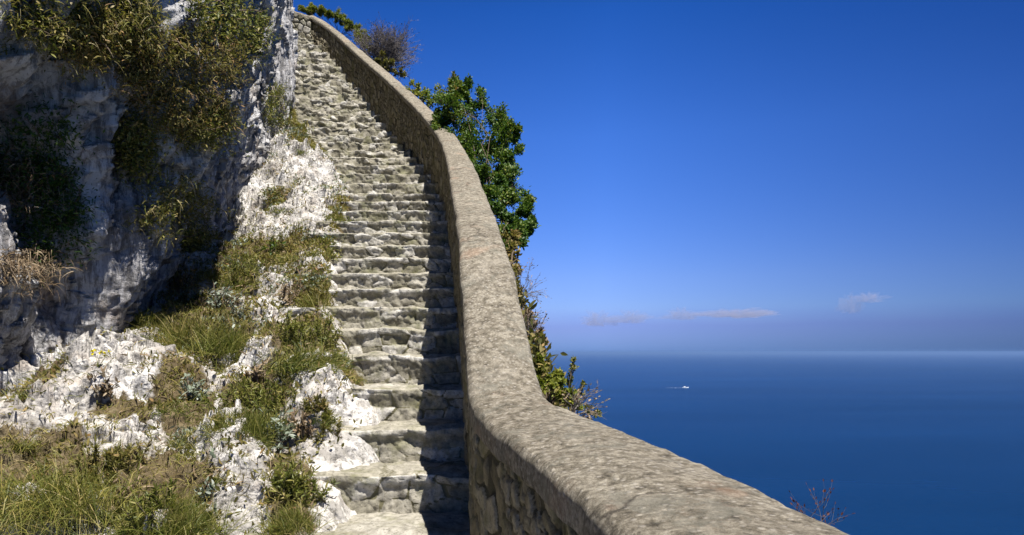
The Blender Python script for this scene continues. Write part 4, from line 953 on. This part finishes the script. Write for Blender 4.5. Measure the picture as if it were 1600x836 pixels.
# russet lower part under the shrub
leafy_shrub('low_shrub', cc([(800, 390, 14, 0), (810, 402, 12, 0), (796, 372, 14, .2), (805, 418, 10, -.2)], 6.2), P(796, 415, 6.0), M_OLIVE, 'russet-leafed low shrub under the dark shrub beside the wall', 26, 0.045, 0.5, 150, tone=(0.45, 1.0))
leafy_shrub('slope_plant', cc([(800, 425, 8, 0), (807, 440, 8, 0), (812, 456, 8, 0), (817, 472, 8, 0), (821, 488, 8, -.2), (827, 502, 8, -.2), (830, 518, 9, -.5), (834, 534, 9, -.6)], 5.0), P(822, 560, 4.9), M_OLIVE, 'straggling olive scrub along the outside of the wall below the russet shrub', 27, 0.022, 0.5, 230, 'scrub', br=0.004)
leafy_shrub('slope_plant', cc([(842, 548, 9, 0), (850, 562, 10, 0), (846, 580, 12, 0), (858, 590, 12, 0), (856, 606, 12, 0), (872, 615, 12, 0), (884, 626, 10, 0)], 3.7), P(862, 640, 3.7), M_OLIVE, 'olive and brown scrub filling behind the bright plant at the wall bend', 28, 0.020, 0.5, 300, 'scrub', br=0.004)
# grey leafless bush
rng = np.random.default_rng(31); rp = P(600, 112, 12.6); root = empty('leafless_bush', tuple(rp), 'grey leafless round bush on the skyline behind the upper wall', 'bush')
sb = MB(); mb = MB()
for i in range(60):
    tips = []; twigs(sb, rng, rp + rng.normal(size=3) * 0.05, np.array([rng.normal() * 0.55 + 0.12, rng.normal() * 0.5, 1.0]), 0.40, 0.012, 3, 0.42, 0.5, tips)
    tp = np.array([t[0] for t in tips]); td = np.array([t[1] for t in tips]); s_ = rng.random(len(tp)) < 0.5
    leaves(mb, rng, tp[s_], td[s_], 0.035, 0.012, rng.random(s_.sum()) * 0.7)
sb.build('twigs', M_GREY, root, rp); mb.build('foliage', M_GREY, root, rp)
# plants beside the lower wall, outside
leafy_shrub('slope_plant', cc([(835, 555, 12, 0), (850, 575, 14, 0), (865, 592, 14, -.1), (878, 606, 14, -.2), (850, 600, 14, -.2), (893, 620, 12, -.3), (905, 632, 9, -.3), (870, 580, 8, 0)], 3.4), P(860, 640, 3.4), M_YGREEN, 'yellow-green leafy plant spilling beside the bend of the lower wall', 41, 0.020, 0.5, 380, 'plant', br=0.005)
leafy_shrub('slope_plant', cc([(895, 575, 5, 0), (888, 590, 6, 0), (912, 600, 6, 0), (905, 612, 7, 0), (920, 640, 6, 0), (935, 648, 5, 0), (898, 560, 4, 0)], 3.3), P(895, 650, 3.3), M_GREENGRASS, 'thin green sprigs reaching out over the sea beside the lower wall', 42, 0.015, 0.5, 90, 'plant', br=0.003)
leafy_shrub('slope_plant', cc([(826, 545, 10, 0), (834, 562, 8, 0)], 3.9), P(828, 575, 3.9), M_SILVER, 'small silver-leafed plant hugging the outside of the lower wall', 43, 0.04, 0.4, 120, 'plant', br=0.004)
leafy_shrub('slope_plant', cc([(826, 505, 9, 0), (836, 520, 10, 0), (846, 538, 10, 0), (822, 492, 7, .1)], 4.4), P(828, 560, 4.4), M_DRY, 'dry brown flowering plant outside the wall above the silver plant', 44, 0.035, 0.4, 130, 'plant', br=0.004)
for i, (px, py, d, hp, lab) in enumerate([(812, 470, 5.0, 55, 'upper dry grey twiggy plant on the outside of the wall'), (826, 525, 4.3, 45, 'lower dry grey twiggy plant on the outside of the wall'), (905, 650, 3.0, 60, 'sparse purple-grey twigs at the bend of the lower wall')]):
    rng = np.random.default_rng(60 + i); p = P(px, py, d); root = empty('dry_plant', tuple(p), lab, 'plant'); sb = MB(); mb = MB(); tips = []
    for _ in range(9): twigs(sb, rng, p + rng.normal(size=3) * 0.02, np.array([0.45 + rng.normal() * 0.35, rng.normal() * 0.4, 1.0]), hp / FPX * d * S * 0.5, 0.003, 2, 0.5, 0.6, tips)
    tp = np.array([t[0] for t in tips]); td = np.array([t[1] for t in tips]); s_ = rng.random(len(tp)) < 0.6
    leaves(mb, rng, tp[s_], td[s_], 0.018, 0.007, rng.random(s_.sum())); sb.build('stems', M_GREY, root, p); mb.build('foliage', M_DRY, root, p)
# reddish sprigs beyond the near wall
for i, (px, py, d, hp, lab) in enumerate([(1255, 800, 1.9, 48, 'left reddish sprig poking up beyond the near wall'), (1290, 815, 1.9, 62, 'right reddish sprig with pale stem beyond the near wall')]):
    rng = np.random.default_rng(80 + i); p = P(px, py + 60, d); root = empty('red_sprig', tuple(p), lab, 'plant', 'reddish sprigs beyond the near wall'); sb = MB(); mb = MB(); tips = []
    for _ in range(2): twigs(sb, rng, p, np.array([rng.normal() * 0.25, rng.normal() * 0.3, 1.0]), (hp + 60) / FPX * d * S * 0.56, 0.0014, 2, 0.4, 0.6, tips)
    tp = np.array([t[0] for t in tips]); td = np.array([t[1] for t in tips]); s_ = tp[:, 2] > p[2] + 0.09
    leaves(mb, rng, tp[s_], td[s_], 0.010, 0.005, rng.random(s_.sum())); sb.build('stem', M_GREY, root, p); mb.build('foliage', M_RED, root, p)
